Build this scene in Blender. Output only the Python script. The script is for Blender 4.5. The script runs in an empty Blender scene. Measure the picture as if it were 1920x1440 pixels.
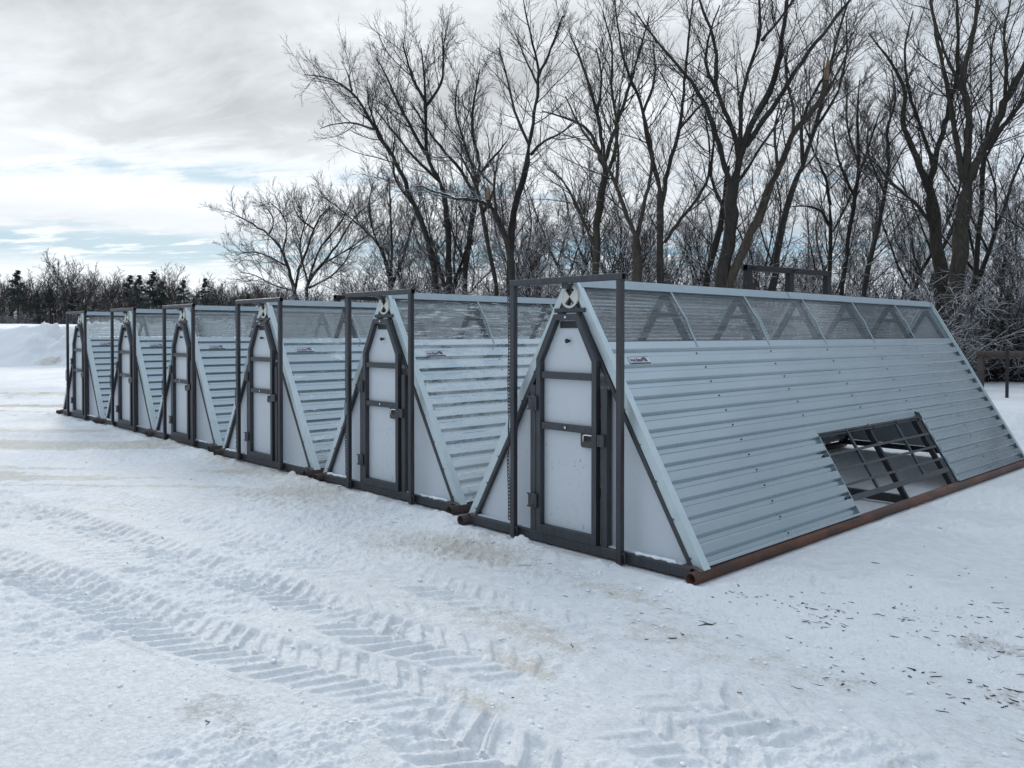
import bpy, math, random
import numpy as np
from mathutils import Vector, Matrix

sc = bpy.context.scene
COL = sc.collection
# ------------------------------------------------------------------ camera
CAM = np.array([4.3214, -4.7134, 1.65])
F = 1556.3           # focal length in pixels of the 1920 px wide photograph
YAW, PIT = 0.8149, -0.0135
cam = bpy.data.objects.new('camera', bpy.data.cameras.new('camera')); COL.objects.link(cam)
cam.location = CAM; cam.rotation_euler = (math.pi / 2 + PIT, 0, YAW)
cam.data.sensor_width = 36; cam.data.lens = F / 1920 * 36
cam.data.shift_y = -74 / 1920; cam.data.shift_x = -1.3 / 1920
cam.data.clip_start = 0.05; cam.data.clip_end = 6000
sc.camera = cam

# ------------------------------------------------------------------ node helpers
def nt(tree):
    class B: pass
    b = B(); N, L = tree.nodes, tree.links
    def node(t, **kw):
        n = N.new(t)
        ins = kw.pop('i', {})
        for k, v in kw.items(): setattr(n, k, v)
        for k, v in ins.items():
            s = n.inputs[k]
            if isinstance(v, bpy.types.NodeSocket): L.new(v, s)
            else: s.default_value = v
        return n
    b.node = node
    def m(op, a, bb=None, c=None, clamp=False):
        n = N.new('ShaderNodeMath'); n.operation = op; n.use_clamp = clamp
        for k, v in enumerate((a, bb, c)):
            if v is None: continue
            if isinstance(v, bpy.types.NodeSocket): L.new(v, n.inputs[k])
            else: n.inputs[k].default_value = v
        return n.outputs[0]
    b.m = m
    def ss(x, lo, hi, a=0.0, c=1.0):
        n = N.new('ShaderNodeMapRange'); n.interpolation_type = 'SMOOTHSTEP'
        for k, v in zip(('Value', 'From Min', 'From Max', 'To Min', 'To Max'), (x, lo, hi, a, c)):
            if isinstance(v, bpy.types.NodeSocket): L.new(v, n.inputs[k])
            else: n.inputs[k].default_value = v
        return n.outputs[0]
    b.ss = ss
    def mix(f, a, c):
        n = N.new('ShaderNodeMix'); n.data_type = 'RGBA'
        for k, v in ((0, f), (6, a), (7, c)):
            if isinstance(v, bpy.types.NodeSocket): L.new(v, n.inputs[k])
            else: n.inputs[k].default_value = (*v, 1) if isinstance(v, tuple) and len(v) == 3 else v
        return n.outputs[2]
    b.mix = mix
    def noise(vec, scale, detail=4, rough=.55, dist=0.0):
        n = N.new('ShaderNodeTexNoise'); n.inputs['Scale'].default_value = scale
        n.inputs['Detail'].default_value = detail; n.inputs['Roughness'].default_value = rough
        n.inputs['Distortion'].default_value = dist
        if vec is not None: L.new(vec, n.inputs['Vector'])
        return n.outputs[0]
    b.noise = noise
    def mapping(vec, scale=(1, 1, 1), rot=(0, 0, 0), loc=(0, 0, 0)):
        n = N.new('ShaderNodeMapping'); L.new(vec, n.inputs[0])
        n.inputs['Scale'].default_value = scale; n.inputs['Rotation'].default_value = rot; n.inputs['Location'].default_value = loc
        return n.outputs[0]
    b.mapping = mapping
    b.link = L.new; b.N = N
    return b

# ------------------------------------------------------------------ world: pale winter sky with a cloud layer
SUN_AZ = YAW + 0.42            # the sun stands to the left of the view, behind thin cloud
SUN_EL = math.radians(20)
sun_dir = Vector((-math.sin(SUN_AZ) * math.cos(SUN_EL), math.cos(SUN_AZ) * math.cos(SUN_EL), math.sin(SUN_EL)))
W = bpy.data.worlds.new('World'); sc.world = W; W.use_nodes = True
W.node_tree.nodes.clear(); b = nt(W.node_tree)
tc = b.node('ShaderNodeTexCoord')
dirv = tc.outputs['Generated']
sep = b.node('ShaderNodeSeparateXYZ', i={0: dirv}); dz = sep.outputs[2]
sky = b.node('ShaderNodeTexSky', sky_type='NISHITA', sun_disc=False)
sky.sun_elevation = SUN_EL; sky.sun_rotation = math.atan2(sun_dir.x, sun_dir.y)
sky.air_density = 1.0; sky.dust_density = 0.6; sky.ozone_density = 1.5
dot = b.node('ShaderNodeVectorMath', operation='DOT_PRODUCT', i={0: dirv, 1: tuple(sun_dir)}).outputs['Value']
# flat cloud layer: direction divided by height
den = b.m('ADD', b.m('MAXIMUM', dz, 0.0), 0.045)
pv = b.node('ShaderNodeVectorMath', operation='DIVIDE',
            i={0: dirv, 1: b.node('ShaderNodeCombineXYZ', i={0: den, 1: den, 2: 1.0}).outputs[0]}).outputs[0]
pv = b.mapping(pv, rot=(0, 0, -YAW - 0.12), scale=(0.55, 1.0, 0.0))
n_big = b.noise(b.mapping(pv, loc=(3.1, 1.7, 0)), 0.8, 5, .55, .3)
n_med = b.noise(b.mapping(pv, loc=(7.7, 4.2, 0)), 2.1, 6, .62, .4)
n_fine = b.noise(b.mapping(pv, loc=(1.2, 9.4, 0), scale=(0.45, 1.5, 1)), 4.0, 6, .62, .5)
ew = b.m('ADD', dz, b.m('MULTIPLY', b.m('SUBTRACT', n_big, .5), .05))
# cover: blue slits near the horizon and a thin one half way up the clear band
gap1 = b.m('MULTIPLY', b.ss(ew, .064, .088), b.ss(ew, .104, .122, 1.0, 0.0))
gap2 = b.m('MULTIPLY', b.ss(ew, .152, .168), b.ss(ew, .170, .190, 1.0, 0.0))
streak = b.ss(b.m('ADD', n_med, b.m('MULTIPLY', n_fine, .8)), .86, 1.04)
streak2 = b.ss(b.m('ADD', n_med, b.m('MULTIPLY', n_fine, .8)), .70, .96)
blue = b.m('MAXIMUM', b.m('MULTIPLY', gap1, b.m('SUBTRACT', 1.0, streak)),
           b.m('MULTIPLY', gap2, b.m('MULTIPLY', b.m('SUBTRACT', 1.0, streak2), .85)))
blue = b.m('MULTIPLY', blue, b.ss(dot, .5, .8, .5, 1.0))
# cloud brightness: grey deck overhead, white where the sun is behind it
deck = b.ss(b.m('ADD', ew, b.m('MULTIPLY', b.m('SUBTRACT', n_med, .5), .22)), .165, .235)
tex = b.m('ADD', b.m('MULTIPLY', b.m('SUBTRACT', n_big, .5), 1.0), b.m('MULTIPLY', b.m('SUBTRACT', n_med, .5), .85))
facing = b.ss(dot, -.8, .9)
glow = b.m('POWER', b.m('MAXIMUM', dot, 0.0), 10.0)
lum_low = b.m('ADD', b.m('ADD', b.m('MULTIPLY', facing, .52), .34), b.m('MULTIPLY', glow, .32))
lum_low = b.m('ADD', lum_low, b.m('MULTIPLY', tex, .30))
lum_low = b.m('SUBTRACT', lum_low, b.m('MULTIPLY', b.m('MULTIPLY', b.ss(dz, .090, .112), b.ss(dz, .125, .145, 1.0, 0.0)), .14))
lum_deck = b.m('ADD', b.m('ADD', b.m('MULTIPLY', facing, .36), .475), b.m('MULTIPLY', tex, 1.1))
lum_deck = b.m('ADD', lum_deck, b.m('MULTIPLY', b.ss(dz, .36, .62), .36))
lum = b.m('ADD', b.m('MULTIPLY', lum_low, b.m('SUBTRACT', 1.0, deck)), b.m('MULTIPLY', lum_deck, deck))
tint = b.mix(b.ss(dot, .15, .97), (.80, .935, 1.10), (.935, .985, 1.03))
cl = b.node('ShaderNodeVectorMath', operation='SCALE', i={0: tint, 'Scale': lum}).outputs[0]
SKY_STRENGTH = 0.10
sky_col = b.mix(.12, (3.3, 5.6, 7.4, 1), sky.outputs[0])
cl10 = b.node('ShaderNodeVectorMath', operation='SCALE', i={0: cl, 'Scale': 1 / SKY_STRENGTH}).outputs[0]
bl = b.node('ShaderNodeMix', data_type='RGBA', i={0: b.m('MULTIPLY', blue, .9), 6: cl10, 7: sky_col}).outputs[2]
bg = b.node('ShaderNodeBackground', i={'Color': bl, 'Strength': SKY_STRENGTH})
b.link(bg.outputs[0], b.node('ShaderNodeOutputWorld').inputs[0])

sun = bpy.data.objects.new('sun', bpy.data.lights.new('sun', 'SUN')); COL.objects.link(sun)
sun.data.energy = 1.5; sun.data.angle = math.radians(12); sun.data.color = (1, .95, .88)
sun.rotation_euler = (-sun_dir).to_track_quat('-Z', 'Y').to_euler()
sun.location = (-30, 20, 30)

sc.view_settings.view_transform = 'Standard'; sc.view_settings.look = 'None'
sc.view_settings.exposure = 0.0; sc.view_settings.gamma = 1.0
sc.cycles.use_denoising = True
sc.cycles.max_bounces = 8; sc.cycles.transparent_max_bounces = 16
sc.cycles.caustics_reflective = False; sc.cycles.caustics_refractive = False

# ------------------------------------------------------------------ measuring helper: a pixel of the photo and a depth give a point
_c, _s = math.cos(YAW), math.sin(YAW)
FW0 = np.array([-_s, _c, 0]); RT = np.array([_c, _s, 0.])
FW = math.cos(PIT) * FW0 + math.sin(PIT) * np.array([0, 0, 1.]); UP = math.cos(PIT) * np.array([0, 0, 1.]) - math.sin(PIT) * FW0
def at(u, v, D):
    return CAM + D * (FW + RT * (u - 961.3) / F - UP * (v - 646) / F)
def ground_pt(l, d):           # metres to the right of the view axis, metres in front of the camera
    p = CAM + FW0 * d + RT * l
    return np.array([p[0], p[1]])

# ------------------------------------------------------------------ numpy noise
_rng = np.random.default_rng(11)
_tab = _rng.random((256, 256))
def vnoise(x, y, seed=0):
    x = x + seed * 17.31; y = y + seed * 9.77
    xi = np.floor(x).astype(int); yi = np.floor(y).astype(int)
    fx = x - xi; fy = y - yi
    fx = fx * fx * fx * (fx * (fx * 6 - 15) + 10); fy = fy * fy * fy * (fy * (fy * 6 - 15) + 10)
    a = _tab[xi & 255, yi & 255]; bq = _tab[(xi + 1) & 255, yi & 255]
    c = _tab[xi & 255, (yi + 1) & 255]; d = _tab[(xi + 1) & 255, (yi + 1) & 255]
    return (a * (1 - fx) + bq * fx) * (1 - fy) + (c * (1 - fx) + d * fx) * fy - .5
def fbm(x, y, s, o=4, seed=0, g=.5):
    r = np.zeros_like(x); a = 1.0
    for k in range(o):
        ca, sa = math.cos(k * 1.1), math.sin(k * 1.1)
        r += a * vnoise((x * ca - y * sa) / s, (x * sa + y * ca) / s, seed + k); s *= .5; a *= g
    return r
def sstep(x, a, c):
    t = np.clip((x - a) / (c - a), 0, 1); return t * t * (3 - 2 * t)

# ------------------------------------------------------------------ mesh helpers
def setp(o, label=None, cat=None, group=None, kind=None):
    if label: o['label'] = label
    if cat: o['category'] = cat
    if group: o['group'] = group
    if kind: o['kind'] = kind
    return o
def np_mesh(name, V, Q, mat, smooth=False, parent=None, T=None):
    me = bpy.data.meshes.new(name)
    nv, nq = len(V), len(Q); ntr = 0 if T is None else len(T)
    me.vertices.add(nv); me.vertices.foreach_set('co', np.asarray(V, np.float32).ravel())
    nl = nq * 4 + ntr * 3
    me.loops.add(nl); idx = np.asarray(Q, np.int32).ravel()
    if ntr: idx = np.concatenate([idx, np.asarray(T, np.int32).ravel()])
    me.loops.foreach_set('vertex_index', idx)
    me.polygons.add(nq + ntr)
    st = np.concatenate([np.arange(nq) * 4, nq * 4 + np.arange(ntr) * 3])
    me.polygons.foreach_set('loop_start', st.astype(np.int32))
    if smooth: me.polygons.foreach_set('use_smooth', np.ones(nq + ntr, bool))
    me.update(calc_edges=True)
    me.materials.append(mat)
    o = bpy.data.objects.new(name, me); COL.objects.link(o)
    if parent: o.parent = parent
    return o
class MB:
    """collects solids, then links them as ONE mesh object"""
    def __init__(s): s.inner = False; s.v = []; s.f = []; s.m = []; s.mi = 0; s.sm = []; s.smooth = False
    def add(s, vs, fs):
        n = len(s.v); s.v += [tuple(p) for p in vs]
        for f in fs: s.f.append([i + n for i in f]); s.m.append(s.mi); s.sm.append(s.smooth)
    def box(s, x0, x1, y0, y1, z0, z1, bev=0.0):
        if bev <= 0:
            s.add([(x0, y0, z0), (x1, y0, z0), (x1, y1, z0), (x0, y1, z0), (x0, y0, z1), (x1, y0, z1), (x1, y1, z1), (x0, y1, z1)],
                  [(0, 3, 2, 1), (4, 5, 6, 7), (0, 1, 5, 4), (1, 2, 6, 5), (2, 3, 7, 6), (3, 0, 4, 7)])
        else:
            c = Vector(((x0 + x1) / 2, (y0 + y1) / 2, (z0 + z1) / 2))
            d = (x1 - x0, y1 - y0, z1 - z0); a = max(range(3), key=lambda k: d[k])
            e = Vector((0, 0, 0)); e[a] = d[a] / 2
            ax = [k for k in range(3) if k != a]
            s.tube_sq(c - e, c + e, d[ax[0]], d[ax[1]], bev, ax)
    def tube_sq(s, p0, p1, w, h, bev, ax=None, wdir=None, hollow=0.0):
        """rectangular tube with rounded corners from p0 to p1"""
        p0, p1 = Vector(p0), Vector(p1); t = (p1 - p0).normalized()
        if wdir is None:
            wd = Vector((0, 0, 0)); wd[ax[0]] = 1; hd = Vector((0, 0, 0)); hd[ax[1]] = 1
        else:
            wd = Vector(wdir); wd = (wd - t * wd.dot(t)).normalized(); hd = t.cross(wd)
        def ring(w_, h_, b_):
            r = []
            for sx, sy, k in ((1, 1, 0), (-1, 1, 1), (-1, -1, 2), (1, -1, 3)):
                for q in range(3):
                    an = (k + q / 2) * math.pi / 2
                    r.append(wd * (sx * (w_ / 2 - b_) + b_ * math.cos(an)) + hd * (sy * (h_ / 2 - b_) + b_ * math.sin(an)))
            return r
        R = ring(w, h, bev); n = len(R)
        flip = wd.cross(hd).dot(t) < 0
        def F_(fs): return [tuple(reversed(f)) for f in fs] if flip else fs
        side = [(i, (i + 1) % n, n + (i + 1) % n, n + i) for i in range(n)]
        if hollow <= 0:
            s.add([p0 + r for r in R] + [p1 + r for r in R], F_(side + [tuple(reversed(range(n))), tuple(range(n, 2 * n))]))
        else:
            I = ring(w - 2 * hollow, h - 2 * hollow, max(bev - hollow, .001))
            v = [p0 + r for r in R] + [p1 + r for r in R] + [p0 + r for r in I] + [p1 + r for r in I]
            fs = side[:]
            for i in range(n):
                j = (i + 1) % n
                fs += [(2 * n + j, 2 * n + i, 3 * n + i, 3 * n + j), (j, i, 2 * n + i, 2 * n + j), (n + i, n + j, 3 * n + j, 3 * n + i)]
            s.add(v, F_(fs))
    def tube(s, pts, r, n=12, cap=True, hollow=0.0):
        """round tube along points"""
        pts = [Vector(p) for p in pts]; rings = []
        t0 = (pts[1] - pts[0]).normalized()
        a = t0.orthogonal().normalized()
        rr = r if isinstance(r, (list, tuple)) else [r] * len(pts)
        def mk(off):
            aa = a.copy(); out = []
            for i, p in enumerate(pts):
                t = (pts[min(i + 1, len(pts) - 1)] - pts[max(i - 1, 0)]).normalized()
                aa = (aa - t * aa.dot(t)).normalized(); bb = t.cross(aa)
                out += [p + (aa * math.cos(k * 2 * math.pi / n) + bb * math.sin(k * 2 * math.pi / n)) * (rr[i] - off) for k in range(n)]
            return out
        V = mk(0.0); L = len(pts); fs = []
        for i in range(L - 1):
            for k in range(n):
                fs.append((i * n + k, i * n + (k + 1) % n, (i + 1) * n + (k + 1) % n, (i + 1) * n + k))
        if hollow > 0:
            V2 = mk(hollow); o = len(V); V = V + V2
            for i in range(L - 1):
                for k in range(n):
                    fs.append((o + i * n + (k + 1) % n, o + i * n + k, o + (i + 1) * n + k, o + (i + 1) * n + (k + 1) % n))
            for k in range(n):
                j = (k + 1) % n
                fs.append((j, k, o + k, o + j)); e = (L - 1) * n
                fs.append((e + k, e + j, o + e + j, o + e + k))
        elif cap:
            fs.append(tuple(reversed(range(n)))); fs.append(tuple((L - 1) * n + k for k in range(n)))
        sm = s.smooth; s.smooth = True; s.add(V, fs); s.smooth = sm
    def prism(s, poly, o, ux, uy, uz, d0, d1):
        """polygon (2D, counter-clockwise in ux,uy) swept from d0 to d1 along uz (= ux x uy)"""
        o, ux, uy, uz = map(Vector, (o, ux, uy, uz)); n = len(poly)
        v = [o + ux * p[0] + uy * p[1] + uz * d0 for p in poly] + [o + ux * p[0] + uy * p[1] + uz * d1 for p in poly]
        fs = [(i, (i + 1) % n, n + (i + 1) % n, n + i) for i in range(n)] + [tuple(reversed(range(n))), tuple(range(n, 2 * n))]
        ar = sum(poly[i][0] * poly[(i + 1) % n][1] - poly[(i + 1) % n][0] * poly[i][1] for i in range(n))
        flip = (ar < 0) != (d1 < d0) != (ux.cross(uy).dot(uz) < 0)
        s.add(v, [tuple(reversed(f)) for f in fs] if flip else fs)
    def xz(s, poly, y0, y1):   # a plate facing the front (-Y)
        s.prism(poly, (0, 0, 0), (1, 0, 0), (0, 0, 1), (0, -1, 0), -y1, -y0)
    def build(s, name, mats, parent=None):
        me = bpy.data.meshes.new(name); me.from_pydata(s.v, [], s.f)
        for m_ in (mats if isinstance(mats, (list, tuple)) else [mats]): me.materials.append(m_)
        me.polygons.foreach_set('material_index', s.m); me.polygons.foreach_set('use_smooth', s.sm)
        me.update()
        o = bpy.data.objects.new(name, me); COL.objects.link(o)
        if parent: o.parent = parent
        return o
def empty(name, loc, rz=0.0):
    o = bpy.data.objects.new(name, None); COL.objects.link(o); o.location = loc; o.rotation_euler = (0, 0, rz)
    o.empty_display_size = .2
    return o

# ------------------------------------------------------------------ materials
def new_mat(name):
    m = bpy.data.materials.new(name); m.use_nodes = True; m.node_tree.nodes.clear()
    b = nt(m.node_tree); out = b.node('ShaderNodeOutputMaterial'); return m, b, out
def obj_co(b): return b.node('ShaderNodeTexCoord').outputs['Object']
def geo(b): return b.node('ShaderNodeNewGeometry')

def mat_galv(name, frost=0.0):
    m, b, out = new_mat(name); co = obj_co(b)
    sp = b.node('ShaderNodeTexVoronoi', i={'Vector': co, 'Scale': 55.0}).outputs['Color']
    spv = b.node('ShaderNodeSeparateColor', i={0: sp}).outputs[0]
    st = b.noise(b.mapping(co, scale=(1.2, .35, 1.2)), 3.0, 5, .6)
    base = b.mix(st, (.31, .37, .40), (.42, .475, .505))
    base = b.mix(b.m('MULTIPLY', spv, .02), base, (.62, .67, .70))
    rough = b.m('ADD', b.m('MULTIPLY', st, .18), .14)
    oil = b.noise(b.mapping(co, scale=(1, .45, 1)), 2.2, 2, .5)
    bump = b.node('ShaderNodeBump', i={'Strength': .34, 'Distance': .03, 'Height': oil})
    p = b.node('ShaderNodeBsdfPrincipled', i={'Base Color': base, 'Metallic': .90, 'Roughness': rough, 'Normal': bump.outputs[0]})
    if frost > 0:
        a1 = b.noise(b.mapping(co, scale=(1, .55, 2.2)), 3.4, 8, .68, .6)
        a2 = b.noise(b.mapping(co, scale=(1, .8, 1.6)), 16.0, 5, .6)
        f = b.ss(b.m('ADD', a1, b.m('MULTIPLY', a2, .35)), .78 - frost * .22, .92 - frost * .20)
        f = b.m('MULTIPLY', f, .85)
        sn = b.node('ShaderNodeBsdfPrincipled', i={'Base Color': (.74, .80, .82, 1), 'Roughness': .7})
        mx = b.node('ShaderNodeMixShader', i={0: f, 1: p.outputs[0], 2: sn.outputs[0]}); b.link(mx.outputs[0], out.inputs[0])
    else: b.link(p.outputs[0], out.inputs[0])
    return m
def mat_clear(name, frost):
    m, b, out = new_mat(name); co = obj_co(b)
    st = b.noise(b.mapping(co, scale=(6, .5, 12)), 3.0, 6, .65, .5)
    big = b.noise(b.mapping(co, scale=(1, .6, 2)), 3.0, 4, .6)
    tr = b.node('ShaderNodeBsdfTransparent', i={0: (.965, .98, .985, 1)})
    gl = b.node('ShaderNodeBsdfGlossy', i={0: (.85, .88, .9, 1), 'Roughness': .12})
    df = b.node('ShaderNodeBsdfDiffuse', i={0: (.72, .76, .80, 1)}); tl = b.node('ShaderNodeBsdfTranslucent', i={0: (.82, .86, .90, 1)})
    milk = b.node('ShaderNodeMixShader', i={0: .6, 1: df.outputs[0], 2: tl.outputs[0]})
    a = b.m('ADD', b.m('MULTIPLY', b.ss(st, .46, .68), .13), b.m('ADD', b.m('MULTIPLY', big, .05), .015), clamp=True)
    s1 = b.node('ShaderNodeMixShader', i={0: a, 1: tr.outputs[0], 2: milk.outputs[0]})
    g_ = geo(b); ci = b.m('ABSOLUTE', b.node('ShaderNodeVectorMath', operation='DOT_PRODUCT', i={0: g_.outputs['Normal'], 1: g_.outputs['Incoming']}).outputs['Value'])
    fr = b.m('ADD', b.m('MULTIPLY', b.m('POWER', b.m('SUBTRACT', 1.0, ci, clamp=True), 5.0), .9), .04)
    s2 = b.node('ShaderNodeMixShader', i={0: b.m('ADD', b.m('MULTIPLY', fr, .75), .03, clamp=True), 1: s1.outputs[0], 2: gl.outputs[0]})
    last = s2
    if frost > 0:
        f1 = b.noise(b.mapping(co, scale=(1.5, .7, 5)), 4.2, 8, .7, .8)
        f = b.m('MULTIPLY', b.ss(f1, .62 - frost * .14, .70 - frost * .10), .92)
        sn = b.node('ShaderNodeBsdfDiffuse', i={0: (.82, .85, .88, 1)})
        last = b.node('ShaderNodeMixShader', i={0: f, 1: s2.outputs[0], 2: sn.outputs[0]})
    b.link(last.outputs[0], out.inputs[0]); return m
def mat_steel(name, dark=(.048, .051, .057), rust=.16, rustcol=(.10, .055, .035), metal=.55):
    m, b, out = new_mat(name); co = obj_co(b)
    a = b.noise(b.mapping(co, scale=(14, 14, 1.6)), 2.5, 6, .65, .4)
    r = b.noise(co, 3.3, 6, .65); r2 = b.noise(co, 45, 3, .6)
    base = b.mix(a, tuple(c * .65 for c in dark), tuple(c * 2.1 for c in dark))
    f = b.m('MULTIPLY', b.ss(b.m('ADD', r, b.m('MULTIPLY', b.m('SUBTRACT', r2, .5), .25)), .62 - rust * .25, .78 - rust * .2), min(1, rust * 2))
    base = b.mix(f, base, rustcol)
    sc_ = b.ss(b.noise(b.mapping(co, scale=(30, 30, 2.5)), 2.0, 2, .5), .70, .78)
    base = b.mix(b.m('MULTIPLY', sc_, .25), base, (.32, .33, .34))
    bump = b.node('ShaderNodeBump', i={'Strength': .12, 'Distance': .002, 'Height': r2})
    p = b.node('ShaderNodeBsdfPrincipled', i={'Base Color': base, 'Metallic': b.m('MULTIPLY', b.m('SUBTRACT', 1.0, f), metal),
               'Roughness': b.m('ADD', b.m('MULTIPLY', r, .3), .33), 'Normal': bump.outputs[0]})
    b.link(p.outputs[0], out.inputs[0]); return m
def mat_rust(name, c0=(.16, .065, .04), c1=(.07, .04, .032)):
    m, b, out = new_mat(name); co = obj_co(b)
    r = b.noise(b.mapping(co, scale=(1, .3, 1)), 6.0, 7, .65, .5); r2 = b.noise(co, 60, 4, .65)
    base = b.mix(b.ss(r, .38, .66), c1, c0); base = b.mix(b.m('MULTIPLY', b.ss(r2, .55, .75), .35), base, (.26, .15, .10))
    bump = b.node('ShaderNodeBump', i={'Strength': .3, 'Distance': .002, 'Height': r2})
    p = b.node('ShaderNodeBsdfPrincipled', i={'Base Color': base, 'Roughness': .75, 'Normal': bump.outputs[0]})
    b.link(p.outputs[0], out.inputs[0]); return m
def mat_panel(name, col=(.56, .60, .64), smudge=1.0):
    m, b, out = new_mat(name); co = obj_co(b)
    n1 = b.noise(co, 2.0, 3, .5)
    base = b.mix(n1, tuple(c * .94 for c in col), tuple(min(1, c * 1.05) for c in col))
    zone = b.ss(b.noise(b.mapping(co, loc=(1.3, 0, .4)), 2.6, 2, .5), .44, .62)
    sc1 = b.ss(b.noise(b.mapping(co, scale=(26, 1, 9), rot=(0, .6, 0)), 1.6, 4, .7, 1.2), .60, .70)
    sp = b.ss(b.noise(co, 34, 3, .6), .66, .73)
    f = b.m('MULTIPLY', b.m('MULTIPLY', zone, b.m('MAXIMUM', sc1, sp)), .8 * smudge, clamp=True)
    base = b.mix(f, base, (.13, .12, .10))
    p = b.node('ShaderNodeBsdfPrincipled', i={'Base Color': base, 'Roughness': .38})
    b.link(p.outputs[0], out.inputs[0]); return m
def mat_plain(name, col, rough=.5, metal=0.0):
    m, b, out = new_mat(name); co = obj_co(b)
    n1 = b.noise(co, 9.0, 4, .6)
    base = b.mix(n1, tuple(c * .85 for c in col), tuple(min(1, c * 1.12) for c in col))
    p = b.node('ShaderNodeBsdfPrincipled', i={'Base Color': base, 'Roughness': rough, 'Metallic': metal})
    b.link(p.outputs[0], out.inputs[0]); return m
def mat_bark(name, c0, c1, snow=.5):
    m, b, out = new_mat(name); g = geo(b); pos = g.outputs['Position']
    r = b.noise(b.mapping(pos, scale=(9, 9, 2.2)), 1.6, 6, .65); big = b.noise(pos, .45, 3, .5)
    base = b.mix(b.ss(r, .3, .7), c0, c1)
    base = b.mix(b.m('MULTIPLY', b.ss(big, .5, .68), .35), base, (.075, .075, .045))
    nz = b.node('ShaderNodeSeparateXYZ', i={0: g.outputs['Normal']}).outputs[2]
    pz = b.node('ShaderNodeSeparateXYZ', i={0: pos}).outputs[2]
    sn = b.noise(pos, 1.3, 4, .6); s2 = b.noise(pos, 9.0, 3, .6)
    low = b.ss(pz, 2.0, 11.0, 0.10, -0.12)   # wind and sun have cleared the tops
    t = b.m('ADD', b.m('ADD', nz, low), b.m('ADD', b.m('MULTIPLY', b.m('SUBTRACT', sn, .5), 1.1), b.m('MULTIPLY', b.m('SUBTRACT', s2, .5), .5)))
    f = b.ss(t, .86 - snow * .62, 1.04 - snow * .62)
    base = b.mix(f, base, (.80, .83, .87))
    p = b.node('ShaderNodeBsdfPrincipled', i={'Base Color': base, 'Roughness': .85})
    b.link(p.outputs[0], out.inputs[0]); return m
def mat_snow():
    m, b, out = new_mat('snow'); g = geo(b); pos = g.outputs['Position']
    dirt = b.node('ShaderNodeAttribute', attribute_name='dirt').outputs['Fac']
    grit = b.node('ShaderNodeAttribute', attribute_name='grit').outputs['Fac']
    ice = b.node('ShaderNodeAttribute', attribute_name='ice').outputs['Fac']
    n1 = b.noise(pos, .7, 5, .6); n2 = b.noise(pos, 9.0, 5, .65); n3 = b.noise(pos, 55.0, 3, .6); n4 = b.noise(pos, 160.0, 2, .6)
    base = b.mix(n1, (.72, .745, .77), (.79, .805, .82))
    base = b.mix(b.m('MULTIPLY', ice, b.ss(n2, .35, .65, .15, .6)), base, (.60, .62, .64))
    d = b.m('MULTIPLY', b.ss(b.m('ADD', dirt, b.m('ADD', b.m('MULTIPLY', b.m('SUBTRACT', n2, .5), 1.5), b.m('MULTIPLY', b.m('SUBTRACT', n3, .5), 1.8))), .30, 1.0), .55)
    base = b.mix(d, base, (.47, .42, .33))
    gg = b.m('MULTIPLY', b.ss(b.m('ADD', b.m('MULTIPLY', grit, .30), b.m('ADD', b.m('MULTIPLY', n2, .45), b.m('ADD', b.m('MULTIPLY', n3, .5), b.m('MULTIPLY', n4, .25)))), .76, 1.02), .55)
    base = b.mix(gg, base, (.26, .235, .20))
    h = b.m('ADD', b.m('MULTIPLY', n3, 1.0), b.m('MULTIPLY', n4, .5))
    bump = b.node('ShaderNodeBump', i={'Strength': .55, 'Distance': .008, 'Height': h})
    crust = b.noise(b.mapping(pos, scale=(1, 1.5, 1), rot=(0, 0, .5)), 24.0, 6, .68, .6)
    bump3 = b.node('ShaderNodeBump', i={'Strength': .75, 'Distance': .018, 'Height': crust, 'Normal': bump.outputs[0]})
    bump2 = b.node('ShaderNodeBump', i={'Strength': .5, 'Distance': .03, 'Height': n2, 'Normal': bump3.outputs[0]})
    p = b.node('ShaderNodeBsdfPrincipled', i={'Base Color': base, 'Roughness': b.m('SUBTRACT', .85, b.m('MULTIPLY', ice, .15)), 'Normal': bump2.outputs[0]})
    p.inputs['Specular IOR Level'].default_value = .2
    b.link(p.outputs[0], out.inputs[0]); return m

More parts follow.
